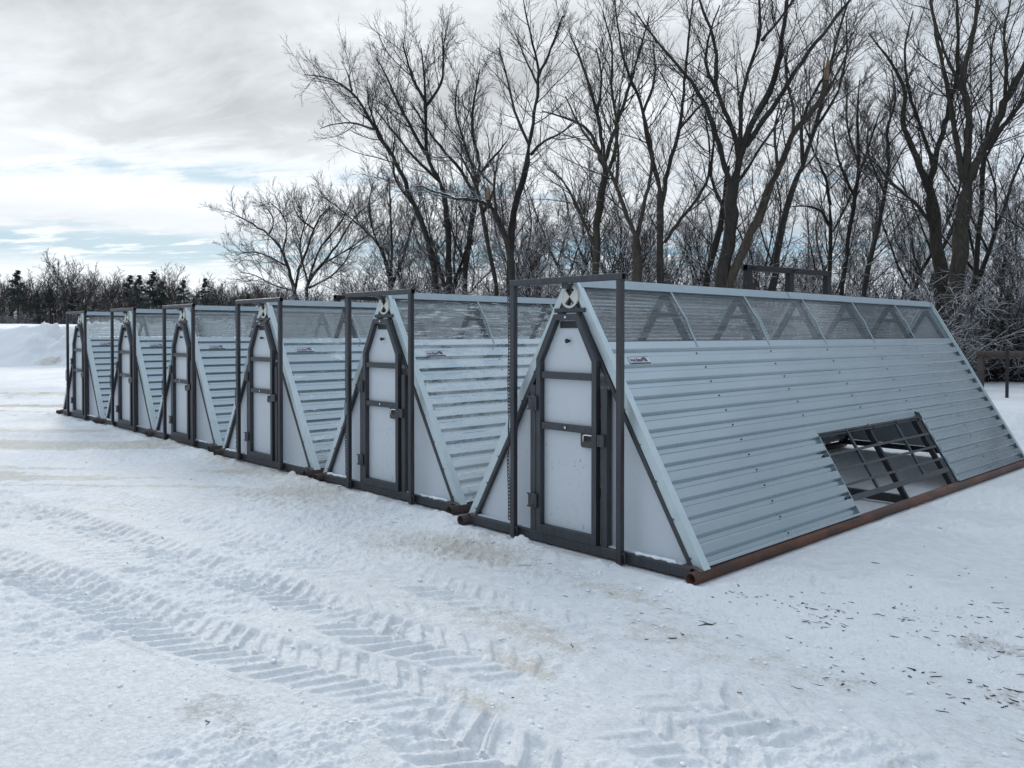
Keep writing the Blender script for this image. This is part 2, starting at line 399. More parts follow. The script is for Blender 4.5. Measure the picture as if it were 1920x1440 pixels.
M = dict(galv_in=mat_plain('lightened_inner_zinc', (.60, .64, .66), .4, .5), galv=mat_galv('galvanised_sheet'), galv_frost=mat_galv('frosted_galvanised_sheet', 1.0), galv_light=mat_galv('dusted_galvanised_sheet', .35),  # inner faces coloured lighter than the outer sheet to brighten the interior
         trim=mat_plain('galvanised_trim', (.52, .60, .62), .42, .45), strip=mat_plain('galvanised_strip', (.30, .36, .39), .4, .6),
         clear=mat_clear('clear_corrugated_plastic', 0.0), clear_frost=mat_clear('snowy_clear_plastic', .75), clear_light=mat_clear('lightly_snowed_clear_plastic', .35),
         steel=mat_steel('mill_scale_steel'), steel2=mat_steel('rust_tinged_steel', (.046, .046, .049), .27),
         skid=mat_rust('rusty_pipe'), skid_dark=mat_rust('dark_pipe', (.075, .048, .04), (.035, .028, .026)),
         panel=mat_panel('white_plastic_panel', smudge=.45), door=mat_panel('scuffed_door_panel'),
         vent=mat_plain('cream_vent', (.66, .66, .60), .45), brown=mat_steel('brown_plate', (.075, .06, .055), .5, (.12, .08, .06), .2),
         rack=mat_steel('blackened_steel', (.016, .017, .019), .2, (.05, .035, .03), .3), latch=mat_plain('olive_latch_plate', (.075, .075, .065), .45, .6), chrome=mat_plain('bright_bolt', (.75, .76, .78), .25, .9),
         black=mat_plain('black_rubber', (.012, .012, .014), .5), sign=mat_plain('brushed_sign_plate', (.52, .53, .58), .38, .5),
         ink=mat_plain('black_lettering', (.012, .013, .018), .5), screw=mat_plain('screw_head', (.10, .11, .12), .45, .7),
         snow=mat_snow(), clump=mat_plain('loose_snow', (.82, .845, .875), .75))

# ------------------------------------------------------------------ ground: trampled snow, one sheet to the horizon
TRACKS = dict(
 A=[(-6.4, -2.83), (-5.24, -2.76), (-3.85, -2.54), (-2.83, -2.38), (-1.99, -2.30), (-1.2, -2.28), (-.5, -2.16), (.05, -2.12)],
 B=[(-3.6, -3.56), (-3.01, -3.43), (-2.56, -3.31), (-1.39, -3.11), (-0.45, -2.95), (0.03, -2.85), (0.48, -2.72), (0.84, -2.57), (1.19, -2.46), (1.6, -2.36)],
 K2=[(-9, -1.1), (-5.5, -1.0), (-2.6, -.95), (0.2, -.85)], K3=[(-7.5, -.5), (-4.0, -.62), (-1.0, -.72), (1.2, -.9)], K4=[(-4.5, -3.0), (-2.6, -2.62), (-1.0, -2.5), (.6, -1.75)],
 K=[(-5.5, -1.95), (-4.0, -1.9), (-2.6, -1.80), (-1.3, -1.70)],
 D=[(0.05, -2.15), (0.55, -2.12), (0.96, -1.97), (1.35, -1.91), (1.64, -1.91)],
 E=[(1.3, -2.56), (1.68, -2.58), (1.99, -2.56), (2.33, -2.58)],
 Fq=[(1.86, -1.55), (2.25, -1.55), (2.54, -1.47), (2.86, -1.36), (3.3, -1.24)],
 G=[(-0.58, -1.35), (0.07, -1.38), (0.55, -1.34), (1.06, -1.27), (1.44, -1.11)],
 G2=[(-2.2, -1.72), (-1.37, -1.67), (-0.84, -1.62), (-0.31, -1.53)],
 H=[(2.0, -1.95), (2.4, -1.95), (2.69, -1.98), (2.87, -2.0)])
TRK = {'A': (.40, .016, .125, 1.0), 'B': (.46, .017, .125, 1.0), 'K': (.42, .009, .12, .7), 'K2': (.45, .009, .13, .8), 'K3': (.42, .008, .125, .7), 'K4': (.44, .008, .13, .7), 'D': (.46, .016, .145, .9), 'E': (.50, .021, .15, 1.0),
       'Fq': (.52, .016, .15, .9), 'G': (.40, .012, .14, .8), 'G2': (.5, .010, .11, .7), 'H': (.42, .016, .15, .9)}
SHX = [0.0, -2.7312, -5.3898, -8.1687, -10.6433, -13.2226]
SHY = [0.0, .1729, .1887, .2804, .3021, .2827]
SHR = [0.0, .0039, .0119, -.0028, .0003, .0058]

def track_h(x, y, h, ice):
    for k, pts in TRACKS.items():
        w, dep, per, keep = TRK[k]; P = np.array(pts); 
        bx = (x > P[:, 0].min() - w) & (x < P[:, 0].max() + w) & (y > P[:, 1].min() - w) & (y < P[:, 1].max() + w)
        ii = np.nonzero(bx)[0]
        if len(ii) == 0: continue
        # dense, smooth resample
        tt = np.linspace(0, len(P) - 1, 60); Pd = np.stack([np.interp(tt, np.arange(len(P)), P[:, q]) for q in (0, 1)], 1)
        for _ in range(6): Pd[1:-1] = (Pd[:-2] + 2 * Pd[1:-1] + Pd[2:]) / 4
        sl = np.concatenate([[0], np.cumsum(np.linalg.norm(np.diff(Pd, axis=0), axis=1))])
        xx, yy = x[ii], y[ii]; best = np.full(len(ii), 9.0); S = np.zeros(len(ii)); Tt = np.zeros(len(ii))
        for j in range(len(Pd) - 1):
            a, c = Pd[j], Pd[j + 1]; d = c - a; L = np.hypot(*d); d = d / L
            q = np.clip((xx - a[0]) * d[0] + (yy - a[1]) * d[1], 0, L)
            ex, ey = xx - a[0] - d[0] * q, yy - a[1] - d[1] * q; dd = np.hypot(ex, ey)
            u = dd < best; best[u] = dd[u]; S[u] = sl[j] + q[u]; Tt[u] = (d[0] * ey - d[1] * ex)[u]
        ok = best < w * .62
        endf = sstep(S, .0, .25) * sstep(sl[-1] - S, .0, .3)
        T2 = Tt + .018 * fbm(xx, yy, .25, 3, 31); S2 = S + .035 * fbm(xx, yy, .35, 3, 37)
        inside = sstep(w / 2 - np.abs(T2), -.02, .035)
        side = T2 > 0
        ph = (S2 + np.abs(T2) * .75 + np.where(side, 0, per / 2)) / per
        fr = np.abs((ph % 1) - .5) * 2         # 0 at the middle of a lug print
        lug = 1 - sstep(fr, .42, .62)
        lug *= np.where(np.abs(T2) < .025, .35, 1.0)
        wear = np.clip(keep * (.85 + .8 * fbm(xx, yy, .55, 3, 5)), 0.35, 1.2)
        rim = np.exp(-((np.abs(T2) - w / 2 - .03) / .035) ** 2) * .5
        dh = endf * wear * ((1.0 + .9 * fbm(np.floor(ph) * 3.7, side * 5.1, 1.0, 1, 39)) * inside * (-dep * .25 - dep * lug * (.8 + .9 * fbm(xx, yy, .07, 3, 38)) + dep * .55 * (1 - lug) * sstep(fr, .6, .8)) + rim * dep * .6)
        h[ii[ok]] += dh[ok]
        ice[ii[ok]] = np.maximum(ice[ii[ok]], (endf * inside * .35)[ok])
def shelter_near(x, y):
    r = np.zeros_like(x)
    for sx, sy in zip(SHX, SHY):
        r = np.maximum(r, sstep(1.32 - np.abs(x - sx), -.08, .10) * sstep(y - sy, -.28, -.10) * sstep(sy + 7.25 - y, -.1, .1))
    return r
def ground_h(x, y, fine=True):
    """height of the snow"""
    rel = np.stack([x - CAM[0], y - CAM[1]], 1); d = rel @ FW0[:2]; l = rel @ RT[:2]; R = np.hypot(rel[:, 0], rel[:, 1])
    h = .030 * fbm(x, y, 2.4, 3, 1) + .10 * sstep(R, 14, 40) * fbm(x, y, 6.0, 3, 2)
    churn = sstep(fbm(x, y, 1.5, 4, 9), -.03, .13)
    ice = 1 - churn
    nearf = sstep(26 - R, 0, 12)
    if fine:
        b1 = fbm(x, y, .20, 4, 3, .58); b2 = fbm(x * 1.0, y * 1.0, .055, 3, 4, .6)
        h += nearf * (.004 + .019 * churn) * b1 + nearf * (.003 + .014 * churn) * b2
        h += nearf * (.0015 + .004 * churn) * fbm(x, y, .021, 2, 6, .6)
        track_h(x, y, h, ice)
    # snow pushed up along the fronts of the shelters, compacted bed below them
    for sx, sy in zip(SHX, SHY):
        q = y - sy; w = sstep(1.5 - np.abs(x - sx), -.1, .25)
        bmp = np.exp(-((q + .27) / .12) ** 2) * (.034 + .075 * np.maximum(0, fbm(x, y, .16, 3, 41)) )
        h += w * bmp
    # drifted edge of the cleared yard, then deeper snow
    edge = 1 - np.abs(d - 22.5 - .6 * fbm(x, y, 5.0, 2, 51)) / 1.6
    h += .20 * np.clip(edge, 0, 1) ** 1.5 * sstep(-l, 8, 11)
    h += .12 * sstep(d, 23, 25) * sstep(-l, 8, 11)
    h += .07 * fbm(l * .15, d * 1.2, 1.0, 3, 55, .6) * sstep(d, 10, 14) * (1 - sstep(d, 22, 24)) * sstep(-l, 3, 6)
    h += .16 * sstep(d, 15.5, 17.0) * sstep(l, 3, 6)
    bm = np.exp(-(((d - 13.2) / 1.2) ** 2)) * sstep(l, 5.3, 7.0) * (.42 + .30 * fbm(x, y, .5, 4, 61))
    h += bm
    sn = shelter_near(x, y); h = h * (1 - sn) + (-.012 + .006 * (h > 0)) * sn * 1.0
    h += 3.1 * sstep(R, 55, 165)
    return h, ice, churn, R, d, l
def make_ground():
    a0 = math.atan2(FW0[1], FW0[0])
    fine = np.linspace(-math.radians(50), math.radians(50), 1400)
    step = fine[1] - fine[0]; rest = []; a = fine[-1]; st = step
    while a < 2 * math.pi - fine[-1] * 1.0 - .001 + 0:
        st = min(st * 1.1, math.radians(.8)); a += st
        if a > 2 * math.pi + fine[0] - .01: break
        rest.append(a)
    ang = np.concatenate([fine, rest]) + a0
    rad = [.12]; r = .12
    while r < 4500:
        if r < .5: dr = .06
        elif r < 2.7: dr = .014
        elif r < 60: dr = max(.0075, min(r * r / 1370 * .75, .6))
        else: dr = r * .05
        r += dr; rad.append(r)
    rad = np.array(rad); na, nr = len(ang), len(rad)
    A, Rr = np.meshgrid(ang, rad); x = (CAM[0] + Rr * np.cos(A)).ravel(); y = (CAM[1] + Rr * np.sin(A)).ravel()
    h, ice, churn, R, d, l = ground_h(x, y)
    i = np.arange(nr - 1)[:, None] * na; j = np.arange(na)[None]; j2 = (j + 1) % na
    Q = np.stack([i + j, i + na + j, i + na + j2, i + j2], -1).reshape(-1, 4)
    Q = Q[:, ::-1]
    c = len(x); x = np.append(x, CAM[0]); y = np.append(y, CAM[1]); h = np.append(h, h[0])
    T = np.stack([np.full(na, c), np.arange(na), (np.arange(na) + 1) % na], 1)
    o = np_mesh('snowy_ground', np.stack([x, y, h], 1), Q, M['snow'], True, None, T)
    o['kind'] = 'structure'
    # dirt, grit and ice are real stains lying in the snow
    spots = [(-4.75, .1, 1.5, .5, .6), (-.48, -.62, .7, .33, 1.0), (1.36, -1.85, .25, .10, 1.0), (1.5, -2.28, .2, .07, 1.0), (1.13, -1.5, .5, .2, .7), (-6.2, .0, 1.2, .4, .5),
             (-3.0, -.5, 1.5, .5, .5), (-1.2, -1.1, .8, .4, .5), (1.55, -1.0, .4, .25, .55), (1.0, -.62, .5, .14, .8), (.3, -1.6, .7, .4, .4), (2.3, -1.0, .5, .25, .5)]
    dirt = np.zeros(len(x)); 
    for cx, cy, sx, sy, a in spots: dirt += a * np.exp(-((x - cx) / sx) ** 2 - ((y - cy) / sy) ** 2)
    dirt += .30 * sstep(fbm(x, y, 1.9, 4, 71), .28, .55)
    rel = np.stack([x - CAM[0], y - CAM[1]], 1); dq = rel @ FW0[:2]; lq = rel @ RT[:2]
    stv = fbm(lq * .16 + dq * .05, dq * 1.5, 1.0, 4, 73, .62)   # dirty streaks where the yard was scraped
    yard = sstep(dq, 6.5, 10) * (1 - sstep(dq, 21.5, 22.5)) * sstep(-lq, 1.5, 4)
    dirt += 1.0 * yard * sstep(stv, .05, .38)
    gs = [(1.0, -3.32, .60, .28, .55), (.6, -3.1, .6, .3, .45), (2.74, .5, .5, .35, .7), (2.95, .05, .5, .2, .9), (2.4, .05, .5, .2, .6), (3.05, -.55, .4, .15, .9), (1.9, .02, .4, .12, .8), (2.68, -.85, .3, .15, .7),
          (1.3, -1.0, .4, .2, .4), (-.5, -.6, .6, .3, .7), (1.7, -.55, .5, .2, .5)]
    grit = np.zeros(len(x))
    for cx, cy, sx, sy, a in gs: grit += a * np.exp(-((x - cx) / sx) ** 2 - ((y - cy) / sy) ** 2)
    grit *= np.clip(.55 + 1.6 * fbm(x, y, .35, 4, 83), 0, 1.3)
    grit += 1.6 * yard * sstep(dq, 11, 15) * sstep(fbm(lq * .12, dq * 1.8, 1.0, 4, 75, .65), .16, .42)
    grit += .45 * sstep(fbm(x, y, .8, 4, 81), .30, .6) * sstep(20 - R_pad(R, len(x)), 0, 8)
    me = o.data
    for nm, ar in (('dirt', dirt), ('grit', grit), ('ice', np.append(ice, .5))):
        at_ = me.attributes.new(nm, 'FLOAT', 'POINT'); at_.data.foreach_set('value', np.clip(ar, 0, 1.5).astype(np.float32))
    return o
def R_pad(R, n): return np.append(R, np.zeros(n - len(R)))
make_ground()
def gz(x, y): return float(ground_h(np.array([float(x)]), np.array([float(y)]), False)[0][0])

# ploughed snow bank on the left beyond the yard
def snow_bank():
    nl, nd = 260, 110
    l = np.linspace(-34, -4, nl); d = np.linspace(36.6, 49, nd); Lg, Dg = np.meshgrid(l, d); L, D = Lg.ravel(), Dg.ravel()
    p = CAM[None, :2] + D[:, None] * FW0[:2] + L[:, None] * RT[:2]
    ridge = 1.78 + .16 * np.exp(-((L + 22.9) / 2.6) ** 2) + .2 * vnoise(L / 3.0, L * 0 + 3) - .3 * sstep(L, -12, -5) - .25 * sstep(-L, 26, 32)
    front = 38.3 + .6 * vnoise(L / 4, L * 0 + 8) + .4 * sstep(-L, 22, 30)
    prof = sstep(D, front - .3, front + 4.2 + .8 * vnoise(L / 5, L * 0 + 1)) * (1 - sstep(D, 44.5, 48.5))
    chunk = fbm(p[:, 0], p[:, 1], 1.0, 5, 91, .6); drift = fbm(L * .5 + D * .4, D * 1.3, 2.4, 3, 95)
    rough = sstep(L, -24.6, -22.4)
    z = -.25 + (ridge + .25) * prof ** .8 + prof * (1 - prof * .55) * (chunk * (.35 + 1.2 * rough) + .75 * drift) + prof * (.10 + .35 * rough) * np.abs(fbm(p[:, 0], p[:, 1], .4, 3, 97, .6))
    edge = np.minimum(np.minimum(D - 36.6, 49 - D), np.minimum(L + 34, -4 - L)); z = np.where(edge < .05, -.4, z)
    i = np.arange(nd - 1)[:, None] * nl; j = np.arange(nl - 1)[None]
    Q = np.stack([i + j, i + j + 1, i + nl + j + 1, i + nl + j], -1).reshape(-1, 4)
    o = np_mesh('snow_bank', np.stack([p[:, 0], p[:, 1], z], 1), Q, M['snow'], True); o['kind'] = 'structure'
    dirt = 1.3 * np.exp(-((L + 22.0) / .55) ** 2 - ((D - 39.3) / .5) ** 2); grit = .9 * np.exp(-((L + 21.6) / .4) ** 2 - ((D - 39.4) / .35) ** 2) + rough * .25
    for nm, ar in (('dirt', dirt), ('grit', grit), ('ice', dirt * 0)):
        a_ = o.data.attributes.new(nm, 'FLOAT', 'POINT'); a_.data.foreach_set('value', ar.astype(np.float32))
snow_bank()

# ------------------------------------------------------------------ the A-frame shelter
E_, ZE, ZA, LEN, ZC = 1.165, .086, 2.055, 7.04, 1.554
SL = math.hypot(E_, ZA - ZE)
def DD(s): return Vector((s * E_ / SL, 0, (ZE - ZA) / SL))          # down the slope, side s
def NN(s): return Vector((s * (ZA - ZE) / SL, 0, E_ / SL))          # out of the slope
def on(s, t, y, n=0.0):                                              # t metres down from the ridge
    return Vector((0, y, ZA)) + DD(s) * t + NN(s) * n
def t_of_z(z): return (ZA - z) / (ZA - ZE) * SL
TC = t_of_z(ZC)
BAT = [1.17, 2.34, 3.48, 4.64, 5.83]
OY0, OY1, OT = 2.352, 4.70, t_of_z(.797)
PER = .1325
def rib_profile(t0, t1, phase):
    """heights of the ribbed sheet between t0 and t1: raised pan, step down, valley, step up"""
    keys = [(0.0, .026), (.062, .026), (.0655, .0235), (.083, .003), (.087, 0.0), (.1165, 0.0), (.1195, .002), (.1295, .0235), (PER, .026)]
    pts = []; k = math.floor((t0 - phase) / PER) - 1
    while phase + k * PER < t1:
        for a, h in keys[:-1]: pts.append((phase + k * PER + a, h))
        k += 1
    pts.append((phase + k * PER, .026))
    T = [p[0] for p in pts]; H = [p[1] for p in pts]
    out = [(t0, float(np.interp(t0, T, H)))] + [p for p in pts if t0 + 1e-4 < p[0] < t1 - 1e-4] + [(t1, float(np.interp(t1, T, H)))]
    return out
def sheet(mb, s, prof, y0, y1, n0=0.0, th=.0035, ny=1):
    k = len(prof); V = []; Fs = []
    ys = np.linspace(y0, y1, ny + 1)
    for y in ys:
        for t, h in prof: V.append(on(s, t, y, n0 + h))
        for t, h in prof: V.append(on(s, t, y, n0 + h - th))
    r = 2 * k
    Mi = []
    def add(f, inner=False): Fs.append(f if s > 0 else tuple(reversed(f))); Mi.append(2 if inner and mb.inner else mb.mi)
    for j in range(ny):
        o, o2 = j * r, (j + 1) * r
        for i in range(k - 1):
            add((o + i, o + i + 1, o2 + i + 1, o2 + i)); add((o + k + i + 1, o + k + i, o2 + k + i, o2 + k + i + 1), True)
        add((o + k - 1, o + 2 * k - 1, o2 + 2 * k - 1, o2 + k - 1)); add((o + k, o, o2, o2 + k))
    for i in range(k - 1):
        add((i + 1, i, k + i, k + i + 1)); o = ny * r; add((o + i, o + i + 1, o + k + i + 1, o + k + i))
    n_ = len(mb.m); mb.add(V, Fs); mb.m[n_:] = Mi
def screw(mb, s, t, y, n=0.0, r=.0065, h=.006):
    c = on(s, t, y, n); a, bq, nn = DD(s), Vector((0, 1, 0)), NN(s)
    ring0 = [c + (a * math.cos(k * math.pi / 3) + bq * math.sin(k * math.pi / 3)) * r for k in range(6)]
    ring1 = [p + nn * h for p in ring0]
    fs = [(k, (k + 1) % 6, 6 + (k + 1) % 6, 6 + k) for k in range(6)] + [tuple(range(6, 12))]
    mb.add(ring0 + ring1, fs if s > 0 else [tuple(reversed(f)) for f in fs])

def build_shelter():
    root = empty('livestock_shelter', (0, 0, 0))
    S = M['steel']
    # --- base
    for s in (1, -1):
        mb = MB(); mb.tube([(s * 1.178, -.15, .038), (s * 1.178, LEN / 2, .038), (s * 1.178, LEN + .12, .038)], .042, 20, hollow=.006)
        sk = mb.build('skid', M['skid'] if s > 0 else M['skid_dark'], root)
        mb = MB()  # coped end of the cross bar lying on the pipe
        mb.xz([(s * 1.06, .080), (s * 1.15, .084), (s * 1.205, .076), (s * 1.15, .094), (s * 1.06, .098)][::s], -.075, .0)
        mb.build('gusset', M['brown'], root)
    mb = MB(); mb.tube_sq((-1.13, -.045, .048), (1.13, -.045, .048), .07, .074, .008, wdir=(0, 1, 0)); mb.build('base_crossbar', S, root)
    mb = MB(); mb.tube_sq((-1.13, LEN - .03, .085), (1.13, LEN - .03, .085), .06, .07, .008, wdir=(0, 1, 0)); mb.build('base_crossbar', S, root)
    mb = MB(); mb.tube_sq((-1.13, 3.50, .05), (1.13, 3.50, .05), .06, .08, .008, wdir=(0, 1, 0)); mb.build('base_crossbar', M['steel2'], root)
    # --- sides
    for s in (1, -1):
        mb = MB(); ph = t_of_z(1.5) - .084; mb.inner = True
        if True:  # same opening cut in the unseen left side to light the floor
            sheet(mb, s, rib_profile(TC - .03, OT, ph), .02, LEN, ny=1)
            sheet(mb, s, rib_profile(OT, SL + .012, ph), .02, OY0, ny=1)
            sheet(mb, s, rib_profile(OT, SL + .012, ph), OY1 + .025, LEN, ny=1)
        mb.mi = 1
        k = 0; t = ph + .102
        while t < SL - .02:
            for yb in [.055] + BAT + [LEN - .05]:
                if t > OT - .01 and OY0 - .03 < yb < OY1 + .03:
                    continue
                if t > TC + .03:
                    screw(mb, s, t, yb + .02 * math.sin(k * 3.1 + yb), 0.0); k += 1
            t += PER
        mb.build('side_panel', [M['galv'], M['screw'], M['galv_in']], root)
        # clear corrugated sheet
        prof = [(t, .0095 + .0075 * math.cos((t - .02) / .034 * 2 * math.pi)) for t in np.linspace(.03, TC + .018, 140)]
        mb = MB(); mb.smooth = True; sheet(mb, s, prof, .03, LEN - .02, .004, .0015)
        mb.build('clear_panel', M['clear'], root)
        # strips over the clear sheet
        for k, yb in enumerate(BAT):
            mb = MB(); t0, t1 = .075, TC + .03; n = 6; P = []
            for q in range(n + 1):
                f = q / n; P.append(on(s, t0 + (t1 - t0) * f, yb + .022 * math.sin(math.pi * f) * (1 if k % 2 else .7), .024 + (.010 if q == 3 else 0)))
            for q in range(n): mb.tube_sq(P[q], P[q + 1], .024, .012, .003, wdir=(0, 1, 0))
            mb.build('cover_strip', M['strip'], root)
        # rafters under the sheet
        for yb in BAT:
            mb = MB(); mb.tube_sq(on(s, .03, yb - .012, -.034), on(s, SL + .02, yb - .012, -.034), .040, .055, .006, wdir=(0, 1, 0)); mb.build('rafter', M['rack'], root)
        for zz, nm in ((ZC - .02, 'purlin'), (.80, 'purlin')):
            mb = MB(); mb.tube_sq(on(s, t_of_z(zz), .03, -.028), on(s, t_of_z(zz), LEN - .03, -.028), .032, .036, .004, wdir=NN(s)); mb.build(nm, M['rack'], root)
        # corner trims, front and back
        for y0, y1 in ((-.034, .0), (LEN + .002, LEN + .03)):
            mb = MB(); Dv, Nv = DD(s), NN(s)
            a0, a1 = .035, SL + .03
            mb.prism([(a0, .004), (.45, -.022), (a1 - .03, -.042), (a1, -.015), (a1, .030), (a0 - .02, .048)], (0, 0, ZA), Dv, Nv, (0, -1 if s > 0 else 1, 0) if True else 0, (-y1 if s > 0 else y0), (-y0 if s > 0 else y1))
            yy0, yy1 = (y1, y1 + .045) if y0 < 1 else (y0 - .03, y0)
            mb.prism([(a0 - .015, .0245), (a1, .0245), (a1, .0285), (a0 - .015, .0285)], (0, 0, ZA), Dv, Nv, (0, -1 if s > 0 else 1, 0), (-yy1 if s > 0 else yy0), (-yy0 if s > 0 else yy1))
            if y0 < 1:
                mb.mi = 1
                for q in range(8):
                    c = on(s, .25 + q * .28, -.036, -.03)
                    mb.tube([c, c + Vector((0, -.007, 0))], .0065, 6)
            mb.build('corner_trim', [M['trim'], M['screw']], root)
        # dark steel front rafter showing inside the trim
        mb = MB(); mb.tube_sq(on(s, .10, -.022, -.054), on(s, SL - .02, -.022, -.054), .034, .040, .005, wdir=NN(s)); mb.build('front_rafter', S, root)
        # white end panels beside the door
        def sx(z, off=.07): return E_ * (ZA - z) / (ZA - ZE) - off
        mb = MB(); mb.xz([(s * .345, .088), (s * sx(.088), .088), (s * .345, t_z(.345, .07))][::s], .002, .014)
        mb.xz([(s * .40, .0855), (s * 1.07, .0855), (s * 1.07, .0935), (s * .40, .0935)][::s], -.055, .002)
        mb.build('end_panel', M['panel'], root)
        # jambs
        mb = MB(); zt = t_z(.40, .10); mb.tube_sq((s * .368, -.045, .070), (s * .368, -.045, zt + .03), .062, .055, .006, wdir=(1, 0, 0)); mb.build('door_jamb', S, root)
        # front posts
        mb = MB(); mb.tube_sq((s * .551, -.108, .004), (s * .551, -.108, 2.030), .046, .046, .006, wdir=(1, 0, 0), hollow=.004)
        for zz in ([1.39, .87] if s < 0 else []):
            mb.tube_sq((s * .551, -.108, zz), (s * .551, -.108, zz + .006), .052, .052, .006, wdir=(1, 0, 0))
        mb.tube([(s * .551 + .026, -.118, .05), (s * .551 + .030, -.122, .085), (s * .551 + .042, -.122, .092), (s * .551 + .052, -.122, .085), (s * .551 + .054, -.118, .02)], .006, 6)
        mb.build('front_post', M['steel2'] if s > 0 else S, root)
    mb = MB(); mb.tube_sq((-.582, -.108, 2.054), (.582, -.108, 2.054), .046, .048, .006, wdir=(0, 1, 0), hollow=.004); mb.build('top_rail', S, root)
    mb = MB(); mb.xz([(-.03, 1.99), (.03, 1.99), (.03, 2.029), (-.03, 2.029)], -.10, -.01); mb.build('rail_bracket', S, root)
    # collar ties
    for yb in BAT:
        mb = MB(); z = 1.81; w = E_ * (ZA - z) / (ZA - ZE) - .03; mb.tube_sq((-w, yb + .02, z), (w, yb + .02, z), .03, .042, .004, wdir=(0, 1, 0)); mb.build('collar_tie', M['rack'], root)
    # ridge cap of lapped lengths
    mb = MB()
    for k, (y0, y1) in enumerate(((-.02, 3.3), (3.22, 4.45), (4.38, LEN + .02))):
        n0 = .030 + .004 * (k % 2)
        for s in (1, -1):
            mb.prism([(-.004, n0), (.074, n0), (.074, n0 + .003), (-.004, n0 + .003)], (0, 0, ZA), DD(s), NN(s), (0, -1 if s > 0 else 1, 0), (-y1 if s > 0 else y0), (-y0 if s > 0 else y1))
            mb.prism([(.074, n0 - .012), (.077, n0 - .012), (.077, n0 + .003), (.074, n0 + .003)], (0, 0, ZA), DD(s), NN(s), (0, -1 if s > 0 else 1, 0), (-y1 if s > 0 else y0), (-y0 if s > 0 else y1))
    mb.build('ridge_cap', M['strip'], root)
    mb = MB(); mb.tube_sq((0, .0, ZA - .055), (0, LEN, ZA - .055), .04, .05, .005, wdir=(1, 0, 0)); mb.build('ridge_beam', S, root)
    # --- gable vent
    vc = (0, 1.930); mb = MB(); n = 36; tri = [(-.17, 1.842), (.17, 1.842), (.05, 2.03), (-.05, 2.03)]
    inner, outer = [], []
    for k in range(n):
        a = k * 2 * math.pi / n; dx, dz_ = math.cos(a), math.sin(a); best = 9
        for q in range(4):
            (x0, z0), (x1, z1) = tri[q], tri[(q + 1) % 4]; ex, ez = x1 - x0, z1 - z0; den_ = dx * ez - dz_ * ex
            if abs(den_) < 1e-9: continue
            tt = ((x0 - vc[0]) * ez - (z0 - vc[1]) * ex) / den_
            if 0 < tt < best: best = tt
        inner.append((vc[0] + .062 * dx, vc[1] + .062 * dz_)); outer.append((vc[0] + max(best, .066) * dx, vc[1] + max(best, .066) * dz_))
    for k in range(n):
        j = (k + 1) % n; mb.xz([inner[k], outer[k], outer[j], inner[j]], -.022, -.014)
    mb.build('vent_plate', M['brown'], root)
    mb = MB(); ro, ri = .088, .070
    def arc(a0, a1, r, n=10): return [(vc[0] + r * math.cos(a0 + (a1 - a0) * k / n), vc[1] + r * math.sin(a0 + (a1 - a0) * k / n)) for k in range(n + 1)]
    for k in range(40):
        a0, a1 = k * 2 * math.pi / 40, (k + 1) * 2 * math.pi / 40
        mb.xz([(vc[0] + ri * math.cos(a0), vc[1] + ri * math.sin(a0)), (vc[0] + ro * math.cos(a0), vc[1] + ro * math.sin(a0)),
               (vc[0] + ro * math.cos(a1), vc[1] + ro * math.sin(a1)), (vc[0] + ri * math.cos(a1), vc[1] + ri * math.sin(a1))], -.046, -.030)
    for c0 in (0, math.pi):
        aa = arc(c0 - math.radians(47), c0 + math.radians(47), ri + .002)
        mb.xz([vc] + aa, -.043, -.032)
    vent = mb.build('vent_cover', M['vent'], root)
    mb = MB(); mb.xz([(vc[0] - .002, vc[1] + .01)] + arc(math.radians(92), math.radians(135), ri + .004, 6), -.026, -.023); mb.build('vent_blade', M['black'], vent)
    # header above the door
    mb = MB(); mb.tube_sq((-.155, -.03, 1.826), (.155, -.03, 1.826), .04, .034, .004, wdir=(0, 1, 0)); mb.build('header', S, root)
    # --- door
    outer = [(-.312, .085), (.312, .085), (.312, 1.450), (.122, 1.797), (-.122, 1.797), (-.312, 1.450)]
    w = .046
    inner = [(-.312 + w, .150), (.312 - w, .150), (.312 - w, 1.437), (.122 - .026, 1.797 - w), (-.122 + .026, 1.797 - w), (-.312 + w, 1.437)]
    mb = MB(); mb.xz([(p[0] * .93, p[1] * .995 + .006) for p in outer], -.042, -.034)
    door = mb.build('door', M['door'], root)
    mb = MB()
    for k in range(6):
        j = (k + 1) % 6; mb.xz([outer[k], outer[j], inner[j], inner[k]], -.092, -.045)
    for z0, z1 in ((1.298, 1.352), (.902, .956)):
        mb.box(-.2585, .2585, -.086, -.045, z0, z1, .005)
    dfm = mb.build('door_frame', S, door)
    mb = MB(); mb.box(-.09, .09, -.052, -.044, 1.690, 1.742); mb.build('door_slot', M['black'], door)
    for z in (1.772, .930):
        mb = MB(); mb.tube([(0, -.088, z), (0, -.097, z)], .0105, 10); mb.build('bolt', M['chrome'], door)
    mb = MB(); mb.tube([(0, -.043, 1.592), (0, -.060, 1.592), (0, -.075, 1.592), (0, -.082, 1.592)], [.010, .012, .019, .014], 12); mb.build('knob', M['black'], door)
    for z in (1.10, .33):
        mb = MB()
        mb.box(-.392, -.336, -.105, -.074, z - .048, z + .048, .006); mb.box(-.330, -.292, -.112, -.093, z - .045, z + .045, .006)
        mb.tube([(-.322, -.106, z - .06), (-.322, -.106, z + .06)], .011, 10)
        for q in (-.05, .05): mb.box(-.395, -.29, -.1125, -.1065, z + q - .006, z + q + .006)
        mb.build('hinge', S, door)
    mb = MB(); r_ = .02; x0, x1, z0, z1 = .138, .262, .795, .910
    poly = [(x0 + r_ * (1 - math.cos(a)), z0 + r_ * (1 - math.sin(a))) for a in np.linspace(0, math.pi / 2, 6)] + [(x1, z0), (x1, z1)]
